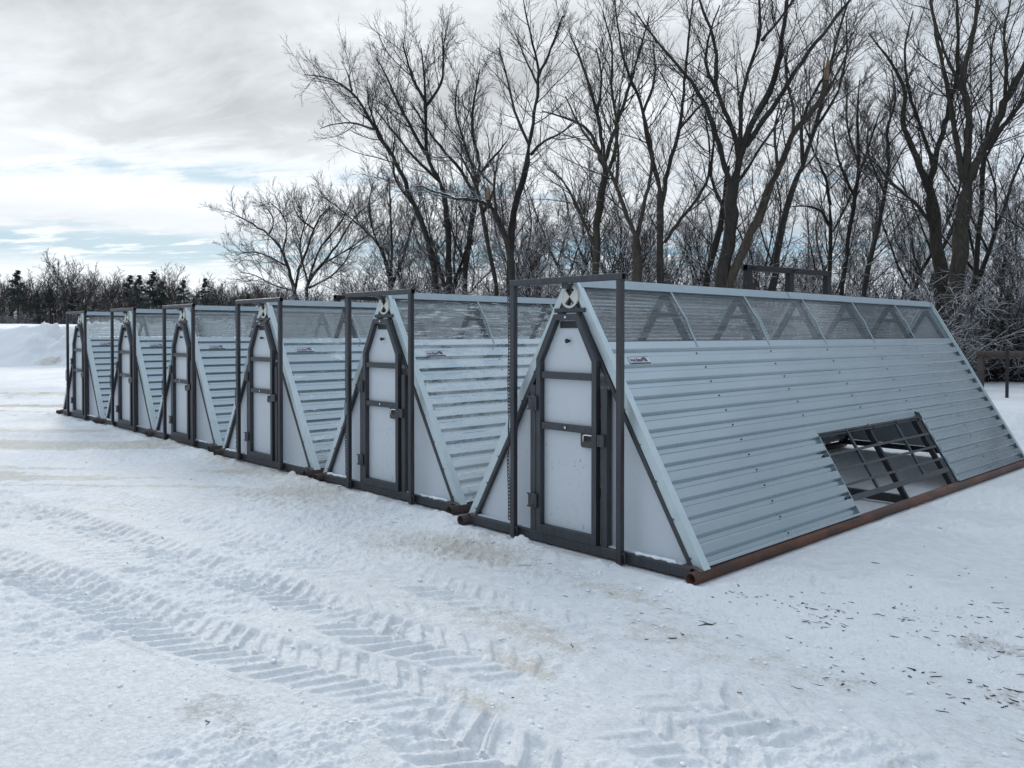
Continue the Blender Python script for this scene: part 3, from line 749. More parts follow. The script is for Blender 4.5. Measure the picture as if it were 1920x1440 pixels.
    sl0 = [(x0 + .03, z0 + .052), (x0 + .11, z0 + .052), (x0 + .11, z1 - .012), (x0 + .03, z1 - .012)]
    mb.xz(poly + [(x0, z1)], -.068, -.060)
    lt = mb.build('latch_plate', M['latch'], door)
    mb = MB(); mb.box(x0 + .022, x0 + .112, -.0705, -.0685, z0 + .050, z1 - .006); mb.build('latch_slot', M['black'], lt)
    mb = MB(); mb.tube([(x0 + .040, -.082, z0 + .045), (x0 + .040, -.084, z0 + .085), (x0 + .046, -.084, z0 + .094), (x0 + .056, -.082, z0 + .096), (x1 + .05, -.080, z0 + .096)], .006, 8); mb.build('latch_bolt', M['chrome'], lt)
    mb = MB(); mb.box(.322, .392, -.100, -.0735, .820, .905, .006); mb.build('latch_keeper', M['steel2'], root)
    # --- chain on the left post
    def link(mb, c, ax, flat):
        Ls, Ws, r = .034, .022, .0038; pts = []
        u = Vector(ax).normalized(); wv = Vector(flat)
        for k in range(11):
            a = k * 2 * math.pi / 10; pts.append(Vector(c) + u * math.sin(a) * Ls / 2 * 1.15 + wv * math.cos(a) * Ws / 2)
        mb.tube(pts, r, 5, cap=False)
    mb = MB(); z = 2.02; k = 0
    while z > .97:
        link(mb, (-.612 + .004 * math.sin(z * 9), -.104, z), (.02, 0, 1), (1, 0, 0) if k % 2 else (0, 1, 0)); z -= .0285; k += 1
    z = .66
    while z > .13:
        link(mb, (-.614 + .006 * math.sin(z * 7), -.106, z), (-.03, 0, 1), (1, 0, 0) if k % 2 else (0, 1, 0)); z -= .0285; k += 1
    mb.tube([(-.612, -.104, .97), (-.585, -.135, .90), (-.580, -.137, .74), (-.614, -.106, .665)], .006, 6)
    mb.tube([(-.612, -.104, 2.02), (-.60, -.106, 2.034), (-.575, -.108, 2.034)], .006, 6)
    mb.build('chain', M['steel2'], root)
    # --- maker's sign on the second pan of the side
    ph = t_of_z(1.5) - .084; tsn = ph + PER + .003; pl = on(1, tsn + .029, .315, .0265)
    mb = MB(); mb.prism([(-.125, -.0305), (.125, -.0305), (.125, .0325), (-.125, .0325)], pl, (0, 1, 0), -DD(1), NN(1), 0, .003)
    sg = mb.build('sign', M['sign'], root)
    mb = MB(); mb.prism([(-.12, -.0300), (.12, -.0300), (.12, -.0205), (-.12, -.0205)], pl, (0, 1, 0), -DD(1), NN(1), .0032, .0045)
    mb.prism([(-.12, .0275), (.118, .0275), (.118, .0305), (-.12, .0305)], pl, (0, 1, 0), -DD(1), NN(1), .0032, .0045)
    mb.prism([(-.085, -.0145), (.02, -.0145), (.02, -.0125), (-.085, -.0125)], pl, (0, 1, 0), -DD(1), NN(1), .0032, .0042)
    # curved mark at the right end of the lettering
    o2 = [(.055 + .034 * math.cos(a), -.006 + .030 * math.sin(a)) for a in np.linspace(-.2, 2.3, 12)]
    i2 = [(.050 + .020 * math.cos(a), -.004 + .016 * math.sin(a)) for a in np.linspace(2.3, -.2, 12)]
    mb.prism(o2 + i2, pl, (0, 1, 0), -DD(1), NN(1), .0032, .0045)
    mb.prism([(.045, -.010), (.092, -.010), (.090, -.004), (.060, -.002)], pl, (0, 1, 0), -DD(1), NN(1), .0033, .0046)
    mb.prism([(.050, .004), (.064, .002), (.058, .016), (.046, .020)], pl, (0, 1, 0), -DD(1), NN(1), .0033, .0046)
    mb.build('sign_bars', M['ink'], sg)
    cu = bpy.data.curves.new('sign_lettering', 'FONT'); cu.body = 'Iron Bench'; cu.size = .034; cu.align_x = 'CENTER'; cu.align_y = 'CENTER'; cu.extrude = .0006; cu.offset = .0006
    to = bpy.data.objects.new('tmp', cu); COL.objects.link(to); dg = bpy.context.evaluated_depsgraph_get(); dg.update()
    me = bpy.data.meshes.new_from_object(to.evaluated_get(dg)); bpy.data.objects.remove(to)
    R3 = Matrix((Vector((0, 1, 0)), -DD(1), NN(1))).transposed().to_4x4(); R3.translation = pl + NN(1) * .0042 - Vector((0, .034, 0)) - DD(1) * .003
    me.transform(R3); me.materials.clear(); me.materials.append(M['ink']); me.name = 'sign_lettering'
    lo = bpy.data.objects.new('sign_lettering', me); COL.objects.link(lo); lo.parent = sg
    # --- right opening, and an unseen left one added for light: top flashing, hinge rod and grid gate
    for s in (1, -1):
        mb = MB()
        sheet(mb, s, [(OT - .005, .004), (OT + .055, -.004)], OY0 - .01, OY1 - .02, -.004, .003)
        mb.tube_sq(on(s, OT + .11, OY1 + .022, .006), on(s, SL, OY1 + .022, .006), .03, .02, .003, wdir=NN(s))
        mb.tube_sq(on(s, OT + .10, OY0 + .004, .012), on(s, SL + .01, OY0 + .004, .012), .032, .010, .003, wdir=NN(s))
        mb.build('opening_trim', M['galv'], root)
        mb = MB()
        mb.tube([on(s, OT + .075, OY0 - .01, .012), on(s, OT + .075, OY1 - .03, .012)], .0085, 8)
        mb.tube([on(s, OT + .095, OY0 - .01, .004), on(s, OT + .095, OY1 - .03, .004)], .0085, 8)
        for y in (OY0 + .02, 2.93, 3.52, 4.08, OY1 - .05): mb.tube_sq(on(s, OT + .06, y, .006), on(s, OT + .11, y, .006), .018, .03, .003, wdir=(0, 1, 0))
        mb.build('hinge_rod', S, root)
        if s < 0: continue
        mb = MB()
        g1 = t_of_z(.79) + .82 * (SL - OT)
        for y in (2.97, 4.06): mb.tube_sq(on(s, OT + .10, y, -.003), on(s, g1, y, -.003), .036, .022, .003, wdir=(0, 1, 0))
        for f in (.33, .51, .68): 
            t = OT + f * (SL - OT); mb.tube_sq(on(s, t, OY0 - .06, .011), on(s, t, OY1 - .02, .011), .024, .010, .002, wdir=DD(s))
        mb.tube_sq(on(s, g1, OY0 - .06, .004), on(s, g1, OY1 - .02, .004), .052, .014, .003, wdir=DD(s))
        mb.build('grid_gate', S, root)
    # --- back wall, raised off the ground
    def bx(z): return E_ * (ZA - z) / (ZA - ZE) - .035
    mb = MB(); mb.xz([(-bx(.125), .125), (bx(.125), .125), (.03, ZA - .06), (-.03, ZA - .06)], LEN - .022, LEN - .008); mb.build('back_wall', M['panel'], root)
    for s in (1, -1):
        mb = MB(); mb.tube_sq(on(s, .10, LEN - .045, -.05), on(s, SL - .02, LEN - .045, -.05), .04, .04, .005, wdir=NN(s)); mb.build('back_rafter', S, root)
    return root
def t_z(x, off): # height of the inner slope line at distance x from the middle
    return ZA - (x + off) * (ZA - ZE) / E_

SH_LABELS = [
 'nearest galvanised A-frame shelter, its whole long ribbed side and rust red skid in view',
 'A-frame shelter with frost and snow clinging to its ribbed side, behind the nearest one',
 'A-frame metal shelter next behind the frosted one, third from the camera',
 'fourth A-frame metal shelter counted from the camera along the row',
 'second to last A-frame metal shelter, small at the far left of the row',
 'last and smallest A-frame metal shelter, beside the ploughed snow bank']
GRP = 'A-frame metal shelters parked in a row'
shelter = build_shelter()
SNOW_TODO = []
def children(o): return [c for c in bpy.data.objects if c.parent == o]
TREE = {}
def note(o): TREE[o] = children(o); [note(c) for c in TREE[o]]
note(shelter)
def copy_tree(o, parent, swap):
    c = o.copy()
    if o.data and swap and any(m_ in swap for m_ in o.data.materials):
        c.data = o.data.copy()
        for k, m_ in enumerate(c.data.materials):
            if m_ in swap: c.data.materials[k] = swap[m_]
    COL.objects.link(c)
    if parent: c.parent = parent
    for ch in TREE[o]: copy_tree(ch, c, swap)
    return c
def base_snow(parent, x0, x1, seed):
    r_ = random.Random(seed); mb = MB(); n = 14
    P = [(x0 + (x1 - x0) * q / n, -.05 + r_.uniform(-.012, .012), .088 + r_.uniform(0, .006)) for q in range(n + 1)]
    mb.tube(P, [.005 + r_.uniform(0, .013) * (0 < q < n) for q in range(n + 1)], 8); mb.build('snow_clump', M['clump'], parent)
for k in range(6):
    sw = {}
    if k == 1: sw = {M['galv']: M['galv_frost'], M['clear']: M['clear_frost'], M['skid']: M['skid_dark']}
    elif k in (2, 3): sw = {M['galv']: M['galv'], M['clear']: M['clear_light'], M['skid']: M['skid_dark']} if k == 3 else {M['galv']: M['galv_light'], M['skid']: M['skid_dark']}
    elif k: sw = {M['skid']: M['skid_dark']}
    o = shelter if k == 0 else copy_tree(shelter, None, sw)
    o.location = (SHX[k], SHY[k], 0); o.rotation_euler = (0, 0, SHR[k])
    for x0, x1 in {0: [(.62, 1.0)], 1: [(-1.12, -.62), (.60, 1.05)], 2: [(-1.05, -.7)], 3: [(.6, .9)], 4: [(-1.1, -.6)], 5: [(.6, 1.0)]}[k]: SNOW_TODO.append((o, x0, x1, k))
    setp(o, SH_LABELS[k], 'animal shelter', GRP)

for o, x0, x1, k in SNOW_TODO: base_snow(o, x0, x1, k * 7 + int(x0 * 10))

# ------------------------------------------------------------------ black steel racks standing behind the row
def rack(p0, p1, ztop, label, n=3):
    p0, p1 = np.array(p0[:2]), np.array(p1[:2]); L = np.linalg.norm(p1 - p0); a = math.atan2(*(p1 - p0)[::-1])
    r = empty('steel_rack', (p0[0], p0[1], 0), a); setp(r, label, 'steel rack', 'dark steel racks behind the shelters')
    mb = MB(); mb.tube_sq((-.03, 0, ztop - .04), (L + .03, 0, ztop - .04), .08, .08, .006, wdir=(0, 1, 0), hollow=.006); mb.build('beam', M['rack'], r)
    for k in range(n):
        x = .03 + (L - .06) * k / (n - 1)
        mb = MB(); mb.tube_sq((x, 0, -.02), (x, 0, ztop - .08), .11, .08, .006, wdir=(1, 0, 0)); mb.build('upright', M['rack'], r)
        mb = MB(); mb.box(x + .02, x + .10, -.16, -.04, ztop - .045, ztop - .035); mb.box(x + .02, x + .10, .04, .10, ztop - .045, ztop - .035); mb.build('tab', M['rack'], r)
    mb = MB(); mb.tube_sq((0, 0, .5), (L, 0, .5), .06, .06, .006, wdir=(0, 1, 0)); mb.build('brace', M['rack'], r)
q0, q1 = at(1400, 495, 11.3), at(1553, 515, 12.5)
rack(q0, q1, float((q0[2] + q1[2]) / 2 + .02), 'dark steel frame with three uprights behind the ridge of the nearest shelter')
q0, q1 = at(630, 552, 17.0), at(715, 559, 18.2)
rack(q0, q1, float((q0[2] + q1[2]) / 2), 'dark steel frame just showing above the ridge of the third shelter', 2)

# ------------------------------------------------------------------ rusty pipe fence and steel post on the right
fp = at(1838, 720, 21.6); fq = at(2200, 720, 20.0); r = empty('pipe_fence', (fp[0], fp[1], gz(fp[0], fp[1]) - .02))
dv = np.array([fq[0] - fp[0], fq[1] - fp[1]]); fl = np.linalg.norm(dv); r.rotation_euler = (0, 0, math.atan2(dv[1], dv[0]))
setp(r, 'rusty brown pipe fence with a single top rail at the right edge', 'fence')
zr = float(at(1838, 664, 21.6)[2]) - r.location.z
mb = MB(); mb.tube([(-.09, 0, zr), (fl / 2, 0, zr), (fl, 0, zr - .03)], .088, 14); mb.build('rail', M['skid_dark'], r)
for x in (0, fl / 2, fl - .1): mb = MB(); mb.tube([(x, 0, -.1), (x + .01, 0, zr - .05)], .085, 14); mb.build('post', M['skid_dark'], r)
tp = at(1888, 745, 19.2); zg = gz(tp[0], tp[1]); ztp = float(at(1890, 650, 19.2)[2])
r = empty('steel_post', (tp[0], tp[1], zg)); setp(r, 'thin dark steel post stuck in the snow in front of the pipe fence', 'post')
mb = MB(); mb.box(-.035, .035, -.006, .006, -.1, ztp - zg); mb.box(-.007, .007, .006, .05, -.1, ztp - zg)
for k in range(9): mb.box(-.012, .012, -.016, -.006, .2 + k * .1, .23 + k * .1)
mb.build('stake', M['rack'], r)
mb = MB(); mb.tube([(-.05, -.02, ztp - zg - .08), (.03, -.03, ztp - zg - .02), (.05, 0, ztp - zg + .02), (.0, .02, ztp - zg - .03), (-.04, 0, ztp - zg - .05)], .012, 6); mb.build('wire_twist', M['steel2'], r)

# ------------------------------------------------------------------ bare trees
rng = np.random.default_rng(5)
def tubes(P, R, S):
    """(N,K,3) centre lines and (N,K) radii -> vertices, quads of S-sided tubes"""
    N, K, _ = P.shape
    T = np.empty_like(P); T[:, 1:-1] = P[:, 2:] - P[:, :-2]; T[:, 0] = P[:, 1] - P[:, 0]; T[:, -1] = P[:, -1] - P[:, -2]
    T /= np.linalg.norm(T, axis=2, keepdims=True) + 1e-9
    ref = np.where(np.abs(T[:, :1, 2:3]) > .85, np.array([1., 0, 0]), np.array([0, 0, 1.]))
    A = np.cross(T, np.broadcast_to(ref, T.shape)); A /= np.linalg.norm(A, axis=2, keepdims=True) + 1e-9
    Bv = np.cross(T, A)
    an = np.arange(S) * 2 * math.pi / S
    V = P[:, :, None] + R[:, :, None, None] * (A[:, :, None] * np.cos(an)[:, None] + Bv[:, :, None] * np.sin(an)[:, None])
    base = (np.arange(N) * K * S)[:, None, None] + (np.arange(K - 1) * S)[None, :, None] + np.arange(S)
    nxt = (np.arange(N) * K * S)[:, None, None] + (np.arange(K - 1) * S)[None, :, None] + (np.arange(S) + 1) % S
    Q = np.stack([base, nxt, nxt + S, base + S], -1).reshape(-1, 4)
    return V.reshape(-1, 3), Q
def resample(P, K):
    P = np.asarray(P, float); d = np.concatenate([[0], np.cumsum(np.linalg.norm(np.diff(P, axis=0), axis=1))])
    t = np.linspace(0, d[-1], K); return np.stack([np.interp(t, d, P[:, q]) for q in range(P.shape[1])], 1)
def spawn(P, R, n, lo, hi, lenf, ang, up, rf, K, rmin, wob=.12, lmin=.15):
    """n children along each parent branch: returns their centre lines and radii"""
    N, Kp, _ = P.shape
    pl = np.linalg.norm(np.diff(P, axis=1), axis=2).sum(1)
    par = np.repeat(np.arange(N), n); M_ = len(par)
    t = lo + (hi - lo) * ((np.tile(np.arange(n), N) + rng.random(M_)) / n)
    f = t * (Kp - 1); i = np.minimum(f.astype(int), Kp - 2); w = (f - i)[:, None]
    p0 = P[par, i] * (1 - w) + P[par, i + 1] * w; r0 = R[par, i] * (1 - w[:, 0]) + R[par, i + 1] * w[:, 0]
    tg = P[par, i + 1] - P[par, i]; tg /= np.linalg.norm(tg, axis=1, keepdims=True) + 1e-9
    rd = rng.normal(size=(M_, 3)); rd -= tg * (rd * tg).sum(1, keepdims=True); rd /= np.linalg.norm(rd, axis=1, keepdims=True) + 1e-9
    a = np.radians(ang[0] + (ang[1] - ang[0]) * rng.random(M_))[:, None]
    d = tg * np.cos(a) + rd * np.sin(a)
    Ln = np.maximum(lmin, lenf[0] + (lenf[1] - lenf[0]) * rng.random(M_)) * (pl[par] if lenf[1] <= 1 else 1)
    Ln = Ln * (1.0 - .45 * np.clip(t, 0, 1))
    out = np.empty((M_, K, 3)); out[:, 0] = p0; st = (Ln / (K - 1))[:, None]
    cur = rng.normal(size=(M_, 3)) * wob
    for k in range(1, K):
        d = d + cur * .5 + rng.normal(size=(M_, 3)) * wob; d[:, 2] += up
        d /= np.linalg.norm(d, axis=1, keepdims=True) + 1e-9
        out[:, k] = out[:, k - 1] + d * st
    rs = np.maximum(np.minimum(r0 * rf, Ln * .0085 + .003), rmin)
    Rr = rs[:, None] * np.linspace(1, .35, K)[None]; Rr = np.maximum(Rr, rmin * .8)
    return out, Rr
BARK = [mat_bark('brown_grey_bark', (.014, .012, .011), (.040, .034, .030), .50), mat_bark('olive_bark', (.019, .016, .012), (.052, .043, .033), .50)]
BARK_LIGHT = mat_bark('pale_bark', (.030, .024, .018), (.080, .063, .047), .45)
TWIG = mat_bark('twig_bark', (.018, .014, .014), (.040, .031, .029), .34)
TWIG_SNOW = mat_bark('snowy_twig_bark', (.032, .026, .024), (.06, .048, .042), .80)
WOOD = mat_plain('torn_wood', (.27, .19, .12), .8)
FAR_TWIG = mat_bark('hazed_far_twigs', (.045, .038, .036), (.085, .070, .064), .40)  # twig colour lightened in place of air haze over the distance
FAR_BARK = mat_bark('hazed_far_bark', (.03, .026, .024), (.07, .06, .054), .4)  # bark lightened the same way, haze put into the colour
def crown_from(limbs, dens=1.0, rm=.0055, upb=.05, twig=None, L2len=(1.1, 3.2), lev4=True, wob=.075):
    """limbs: list of (P (K,3), R (K)) -> crown vertices and quads"""
    Ls = [np.linalg.norm(np.diff(p, axis=0), axis=1).sum() for p, r in limbs]
    Vs, Qs, off = [], [], 0
    def emit(P, R, S):
        nonlocal off
        v, q = tubes(P, R, S); Vs.append(v); Qs.append(q + off); off += len(v)
    for (p, r), L in zip(limbs, Ls):
        P1, R1 = p[None], r[None]
        n2 = max(4, int(L * 3.4 * dens))
        P2, R2 = spawn(P1, R1, n2, .12, .99, L2len, (24, 58), upb, .5, 7, rm * 1.4, wob)
        emit(P2, R2, 4)
        P3, R3 = spawn(P2, R2, max(4, int(7 * dens + .5)), .12, 1.0, (.30, .68), (20, 48), upb, .6, 5, rm, wob * 1.1)
        emit(P3, R3, 3)
        if lev4:
            P4, R4 = spawn(P3, R3, max(3, int(5 * dens + .5)), .12, 1.0, (.30, .70), (18, 46), upb * .7, .7, 4, rm * .85, wob)
            emit(P4, R4, 3)
    return np.concatenate(Vs), np.concatenate(Qs)
def fork_round(p, r):
    return p, r
def traced(name, label, D, base, limbs, bark=0, dens=1.0, cat='bare tree', stub=None, depth=1.6, group=None, twig=None, L2len=(1.1, 3.2), upb=.07):
    """a tree whose main limbs follow lines measured in the photo: each limb [w0, w1, (u,v), ...] in pixels"""
    bp = at(base[0], base[1], D); gzz = gz(bp[0], bp[1])
    root = empty(name, (bp[0], bp[1], gzz)); setp(root, label, cat, group); O = np.array([bp[0], bp[1], gzz])
    Vs, Qs, off, L3 = [], [], 0, []
    dv = 0.0
    lines = []
    for k, lb in enumerate(limbs):
        w0, w1, pts = lb[0] * (.60 if lb[0] > 12 else .76), lb[1] * .72, lb[2:]
        if k > 0 and w0 > 7:   # let a big limb start a little inside the wood it grows from
            q0 = np.array(pts[0], float); q1 = np.array(pts[1], float); e_ = (q0 - q1) / np.linalg.norm(q0 - q1); e_ = e_ * .4 + np.array([0, .6]); pts = (tuple(q0 + e_ * 6),) + tuple(pts)
        if k == 0: d0, d1 = 0.0, rng.uniform(-.3, .3) * depth
        else:
            # take the depth of the nearest earlier limb at the fork
            best = (1e9, 0.0)
            for (uv, dd) in lines:
                q = np.hypot(uv[:, 0] - pts[0][0], uv[:, 1] - pts[0][1]); j = q.argmin()
                if q[j] < best[0]: best = (q[j], dd[j])
            d0 = best[1]; d1 = d0 + rng.uniform(-1, 1) * depth
        uv = resample(pts, max(6, len(pts) * 3)); n = len(uv)
        # soften corners
        for _ in range(2): uv[1:-1] = (uv[:-2] + 2 * uv[1:-1] + uv[2:]) / 4
        dd = np.linspace(d0, d1, n); lines.append((uv, dd))
        P = np.array([at(u, v, D + q) for (u, v), q in zip(uv, dd)])
        if k == 0: P[0, 2] = min(P[0, 2], gzz - .15)
        w1 = w1 if k == 0 else min(w1, 2.2 if pts[-1][1] > -20 and lb[1] < 9 else w1)
        Rr = np.linspace(1, 0, n) ** .85 * (w0 - w1) + w1; Rr = Rr / 2 / F * (D + dd)
        Rr *= 1 + .07 * rng.normal(size=n); 
        if k == 0: Rr[0] *= 1.25; Rr[-1] *= .45
        elif w0 > 7: Rr[0] *= .7
        P = P + rng.normal(size=P.shape) * (Rr[:, None] * .22)
        v, q = tubes((P - O)[None], Rr[None], 10 if w0 > 12 else 7); Vs.append(v); Qs.append(q + off); off += len(v)
        L3.append((P - O, np.maximum(Rr, .008)))
    np_mesh('trunk', np.concatenate(Vs), np.concatenate(Qs), BARK_LIGHT if bark == 2 else BARK[bark], True, root)
    cl = []
    for k, (P, R) in enumerate(L3):
        # leave the bare bole clear
        z = P[:, 2]; start = int(np.argmax(z > (3.2 if k == 0 else 1.5))); 
        if z[-1] < 2: continue
        start = min(start, len(P) - 4); cl.append((P[start:], R[start:]))
    v, q = crown_from(cl, dens, max(.0042, .0050 * (D / 28) ** .5), upb, twig, L2len)
    np_mesh('crown', v, q, twig or TWIG, False, root)
    if stub:
        mb = MB(); mb.smooth = False
        a0 = Vector(at(*stub[0], D) - O); a1 = Vector(at(*stub[1], D) - O); w = stub[2] / F * D / 2
        mb.tube([a0, a0.lerp(a1, .5), a0.lerp(a1, .8) + Vector((w * .3, 0, 0)), a1], [w, w * .9, w * .6, w * .1], 7); mb.build('torn_stub', WOOD, root)
    return root

RG = 'big bare trees behind the shelters'
traced('bare_tree', 'thick forked tree left of the stout three-limbed one, with a low snowy left branch', 27, (1780, 718),
 [[44, 28, (1780, 718), (1772, 600), (1762, 500), (1750, 400), (1743, 350)], [22, 4, (1743, 356), (1711, 274), (1690, 236), (1700, 167), (1670, 115), (1628, 62)],
  [20, 5, (1746, 345), (1750, 309), (1770, 243), (1777, 205), (1795, 149), (1796, 69), (1793, -40)], [13, 6, (1752, 318), (1735, 263), (1715, 205), (1701, 167), (1695, 90), (1712, 20)],
  [13, 4, (1746, 417), (1710, 372), (1677, 350), (1642, 305), (1615, 285)]], 1, 1.0, group=RG)
traced('bare_tree', 'stout tree on the right dividing low into three wide spreading limbs', 25.5, (1780, 722),
 [[50, 38, (1780, 722), (1787, 620), (1795, 500), (1805, 382), (1813, 345)], [20, 5, (1810, 345), (1796, 278), (1788, 215), (1781, 180), (1756, 70), (1740, -30)],
  [24, 7, (1812, 330), (1817, 243), (1815, 194), (1802, 160), (1809, 115), (1829, 52), (1835, -40)], [28, 10, (1815, 340), (1843, 285), (1878, 215), (1902, 156), (1930, 105), (1975, 20)],
  [16, 6, (1850, 275), (1885, 230), (1925, 180), (1990, 100)], [12, 4, (1815, 200), (1795, 150), (1770, 100), (1752, 30)], [10, 4, (1885, 190), (1888, 120), (1880, 60), (1900, -20)]], 1, .95, group=RG)
traced('bare_tree', 'slim straight tree standing just right of the three-limbed stout tree', 29, (1812, 712),
 [[18, 12, (1812, 712), (1820, 600), (1832, 490), (1842, 347), (1846, 260)], [9, 3, (1846, 270), (1862, 190), (1855, 110), (1870, 40)], [7, 3, (1845, 300), (1880, 240), (1910, 200), (1930, 150)]], 0, .9, group=RG)
traced('bare_tree', 'slender tree leaning right, between the twin-trunk and the stout three-limbed tree', 28, (1608, 716),
 [[17, 8, (1608, 716), (1615, 560), (1640, 455), (1660, 365), (1667, 295)], [8, 3, (1666, 300), (1660, 240), (1682, 190), (1672, 130)], [7, 3, (1664, 330), (1690, 285), (1715, 250)], [7, 2, (1660, 365), (1630, 300), (1625, 255)]], 0, 1.0, group=RG)
traced('bare_tree', 'medium tree with a dense dark twiggy top below the gap in the crowns', 30, (1572, 712),
 [[17, 9, (1572, 712), (1577, 550), (1590, 450), (1602, 390), (1610, 305)], [9, 3, (1610, 310), (1607, 208), (1612, 150)], [8, 3, (1607, 340), (1630, 270), (1650, 210)], [8, 3, (1603, 370), (1570, 300), (1560, 230)], [6, 3, (1610, 310), (1585, 230), (1590, 160)]], 0, 1.5, group=RG, L2len=(.8, 2.0))
traced('bare_tree', 'crooked tree with a snow-topped arching branch, behind the steel frame', 31, (1548, 708),
 [[16, 9, (1548, 708), (1552, 540), (1560, 440), (1556, 385)], [9, 3, (1558, 425), (1540, 392), (1512, 385), (1480, 388)], [9, 3, (1556, 385), (1548, 330), (1528, 290), (1510, 240)], [7, 3, (1560, 435), (1590, 380), (1612, 330), (1640, 300)]], 0, 1.1, twig=TWIG, group=RG)
traced('bare_tree', 'tall tree leaning right whose straight bole crosses behind the steel frame', 27, (1425, 720),
 [[26, 14, (1425, 720), (1440, 600), (1454, 500), (1475, 382), (1503, 312)], [14, 4, (1503, 312), (1531, 236), (1548, 167), (1565, 87), (1598, -20)], [10, 4, (1505, 305), (1500, 240), (1516, 190), (1560, 120), (1600, 60)], [8, 3, (1530, 240), (1570, 180), (1590, 100), (1586, 30)], [8, 3, (1495, 330), (1530, 290), (1535, 245)]], 0, 1.0, group=RG)
traced('bare_tree', 'pale-barked leaning tree with its top torn off, beside the main centre tree', 26, (1308, 722),
 [[32, 24, (1308, 722), (1345, 590), (1385, 493), (1427, 392), (1454, 330)], [20, 14, (1454, 330), (1486, 250), (1520, 210), (1540, 190), (1550, 152)], [8, 3, (1486, 250), (1490, 200), (1470, 140), (1480, 80)], [8, 3, (1540, 190), (1575, 130), (1600, 70)], [9, 3, (1460, 318), (1450, 250), (1462, 190)]], 2, .8, stub=((1549, 155), (1552, 105), 10), group=RG)
traced('bare_tree', 'largest many-limbed tree right of centre, limbs fanning out from a low fork', 26, (1335, 722),
 [[44, 32, (1335, 722), (1345, 590), (1357, 497), (1375, 375), (1381, 320)], [26, 8, (1381, 325), (1399, 250), (1420, 215), (1450, 155), (1467, 70), (1478, -30)],
  [20, 5, (1376, 365), (1364, 330), (1350, 271), (1322, 198), (1298, 153), (1260, 111), (1225, 70), (1190, 20)], [18, 5, (1388, 300), (1375, 240), (1343, 174), (1343, 87), (1326, 38), (1300, -30)],
  [18, 6, (1402, 270), (1454, 194), (1500, 118), (1559, 42), (1610, -20)], [16, 5, (1390, 285), (1388, 194), (1402, 132), (1427, 69), (1422, -30)], [9, 3, (1427, 75), (1460, 40), (1500, -20)], [9, 3, (1343, 170), (1320, 120), (1330, 60), (1350, 10)], [9, 3, (1385, 340), (1430, 270), (1460, 230), (1470, 190)]], 0, .95, group=RG)
traced('bare_tree', 'dark straight tree just left of the largest centre tree, mostly bare bole', 28, (1300, 716),
 [[24, 14, (1300, 716), (1318, 585), (1333, 490), (1361, 368), (1368, 310)], [10, 4, (1355, 390), (1330, 330), (1340, 260), (1325, 200)]], 0, .8, group=RG)
traced('bare_tree', 'tree with a curving right arm, standing behind the middle of the nearest shelter', 27, (1238, 719),
 [[26, 16, (1238, 719), (1238, 560), (1237, 440), (1236, 345)], [15, 4, (1236, 350), (1215, 270), (1205, 200), (1170, 120), (1160, 60), (1150, -10)], [15, 4, (1239, 390), (1255, 305), (1275, 240), (1283, 160), (1290, 80), (1300, -10)], [13, 4, (1248, 450), (1275, 412), (1300, 385), (1330, 335), (1330, 270), (1322, 210)], [8, 3, (1272, 245), (1310, 200), (1340, 170)], [8, 3, (1207, 210), (1230, 150), (1225, 80)]], 1, 1.0, group=RG)
traced('bare_tree', 'short thick broken bole with two thin limbs, left of the tree with curving arm', 26.5, (1190, 720),
 [[34, 26, (1190, 720), (1192, 560), (1193, 470), (1192, 438)], [15, 5, (1190, 440), (1170, 390), (1155, 345), (1125, 290), (1110, 270), (1085, 235), (1060, 180)], [12, 4, (1196, 440), (1208, 380), (1220, 330), (1224, 280), (1210, 220)], [8, 3, (1155, 345), (1162, 290), (1150, 240), (1165, 190)]], 2, .8, group=RG)
traced('bare_tree', 'tall dark tree above the nearest shelter front with a long bare limb reaching left', 28, (1110, 716),
 [[28, 18, (1110, 716), (1113, 570), (1117, 480), (1127, 354), (1134, 305)], [16, 4, (1134, 305), (1123, 226), (1099, 139), (1068, 62)], [14, 4, (1135, 300), (1158, 226), (1179, 167), (1196, 104), (1218, 30)], [11, 4, (1112, 455), (1092, 410), (1071, 365), (1050, 330), (1026, 316)], [11, 3, (1132, 312), (1109, 250), (1085, 230), (1061, 222), (1016, 208)], [10, 4, (1129, 340), (1150, 300), (1160, 240), (1145, 170), (1150, 90), (1130, 20)], [8, 3, (1120, 215), (1130, 150), (1118, 90)]], 1, 1.05, group=RG)
traced('bare_tree', 'tall slim tree with a high pointed crown above the gap between the two nearest shelters', 30, (958, 712),
 [[24, 15, (958, 712), (957, 560), (955, 440), (981, 347), (991, 275)], [13, 3, (991, 275), (1005, 194), (1012, 132), (995, 69), (981, 0)], [8, 3, (1010, 145), (1030, 100), (1055, 30)], [8, 3, (996, 290), (1020, 262), (1054, 250), (1080, 225)], [8, 3, (992, 270), (965, 215), (950, 140), (935, 90)], [6, 2, (1008, 160), (985, 110), (965, 60)]], 0, 1.0, group=RG)
traced('bare_tree', 'broken snow-dusted tree with torn pale wood and a long level branch pointing left', 29, (968, 714),
 [[22, 15, (968, 714), (966, 560), (955, 455), (935, 415), (918, 382)], [10, 3, (918, 382), (900, 378), (876, 372), (852, 373), (832, 362), (812, 359), (795, 349), (775, 350)], [12, 9, (918, 384), (914, 372), (912, 362)], [8, 3, (930, 405), (925, 340), (935, 290)]], 1, .8, stub=((914, 374), (915, 347), 9), twig=TWIG, group=RG)
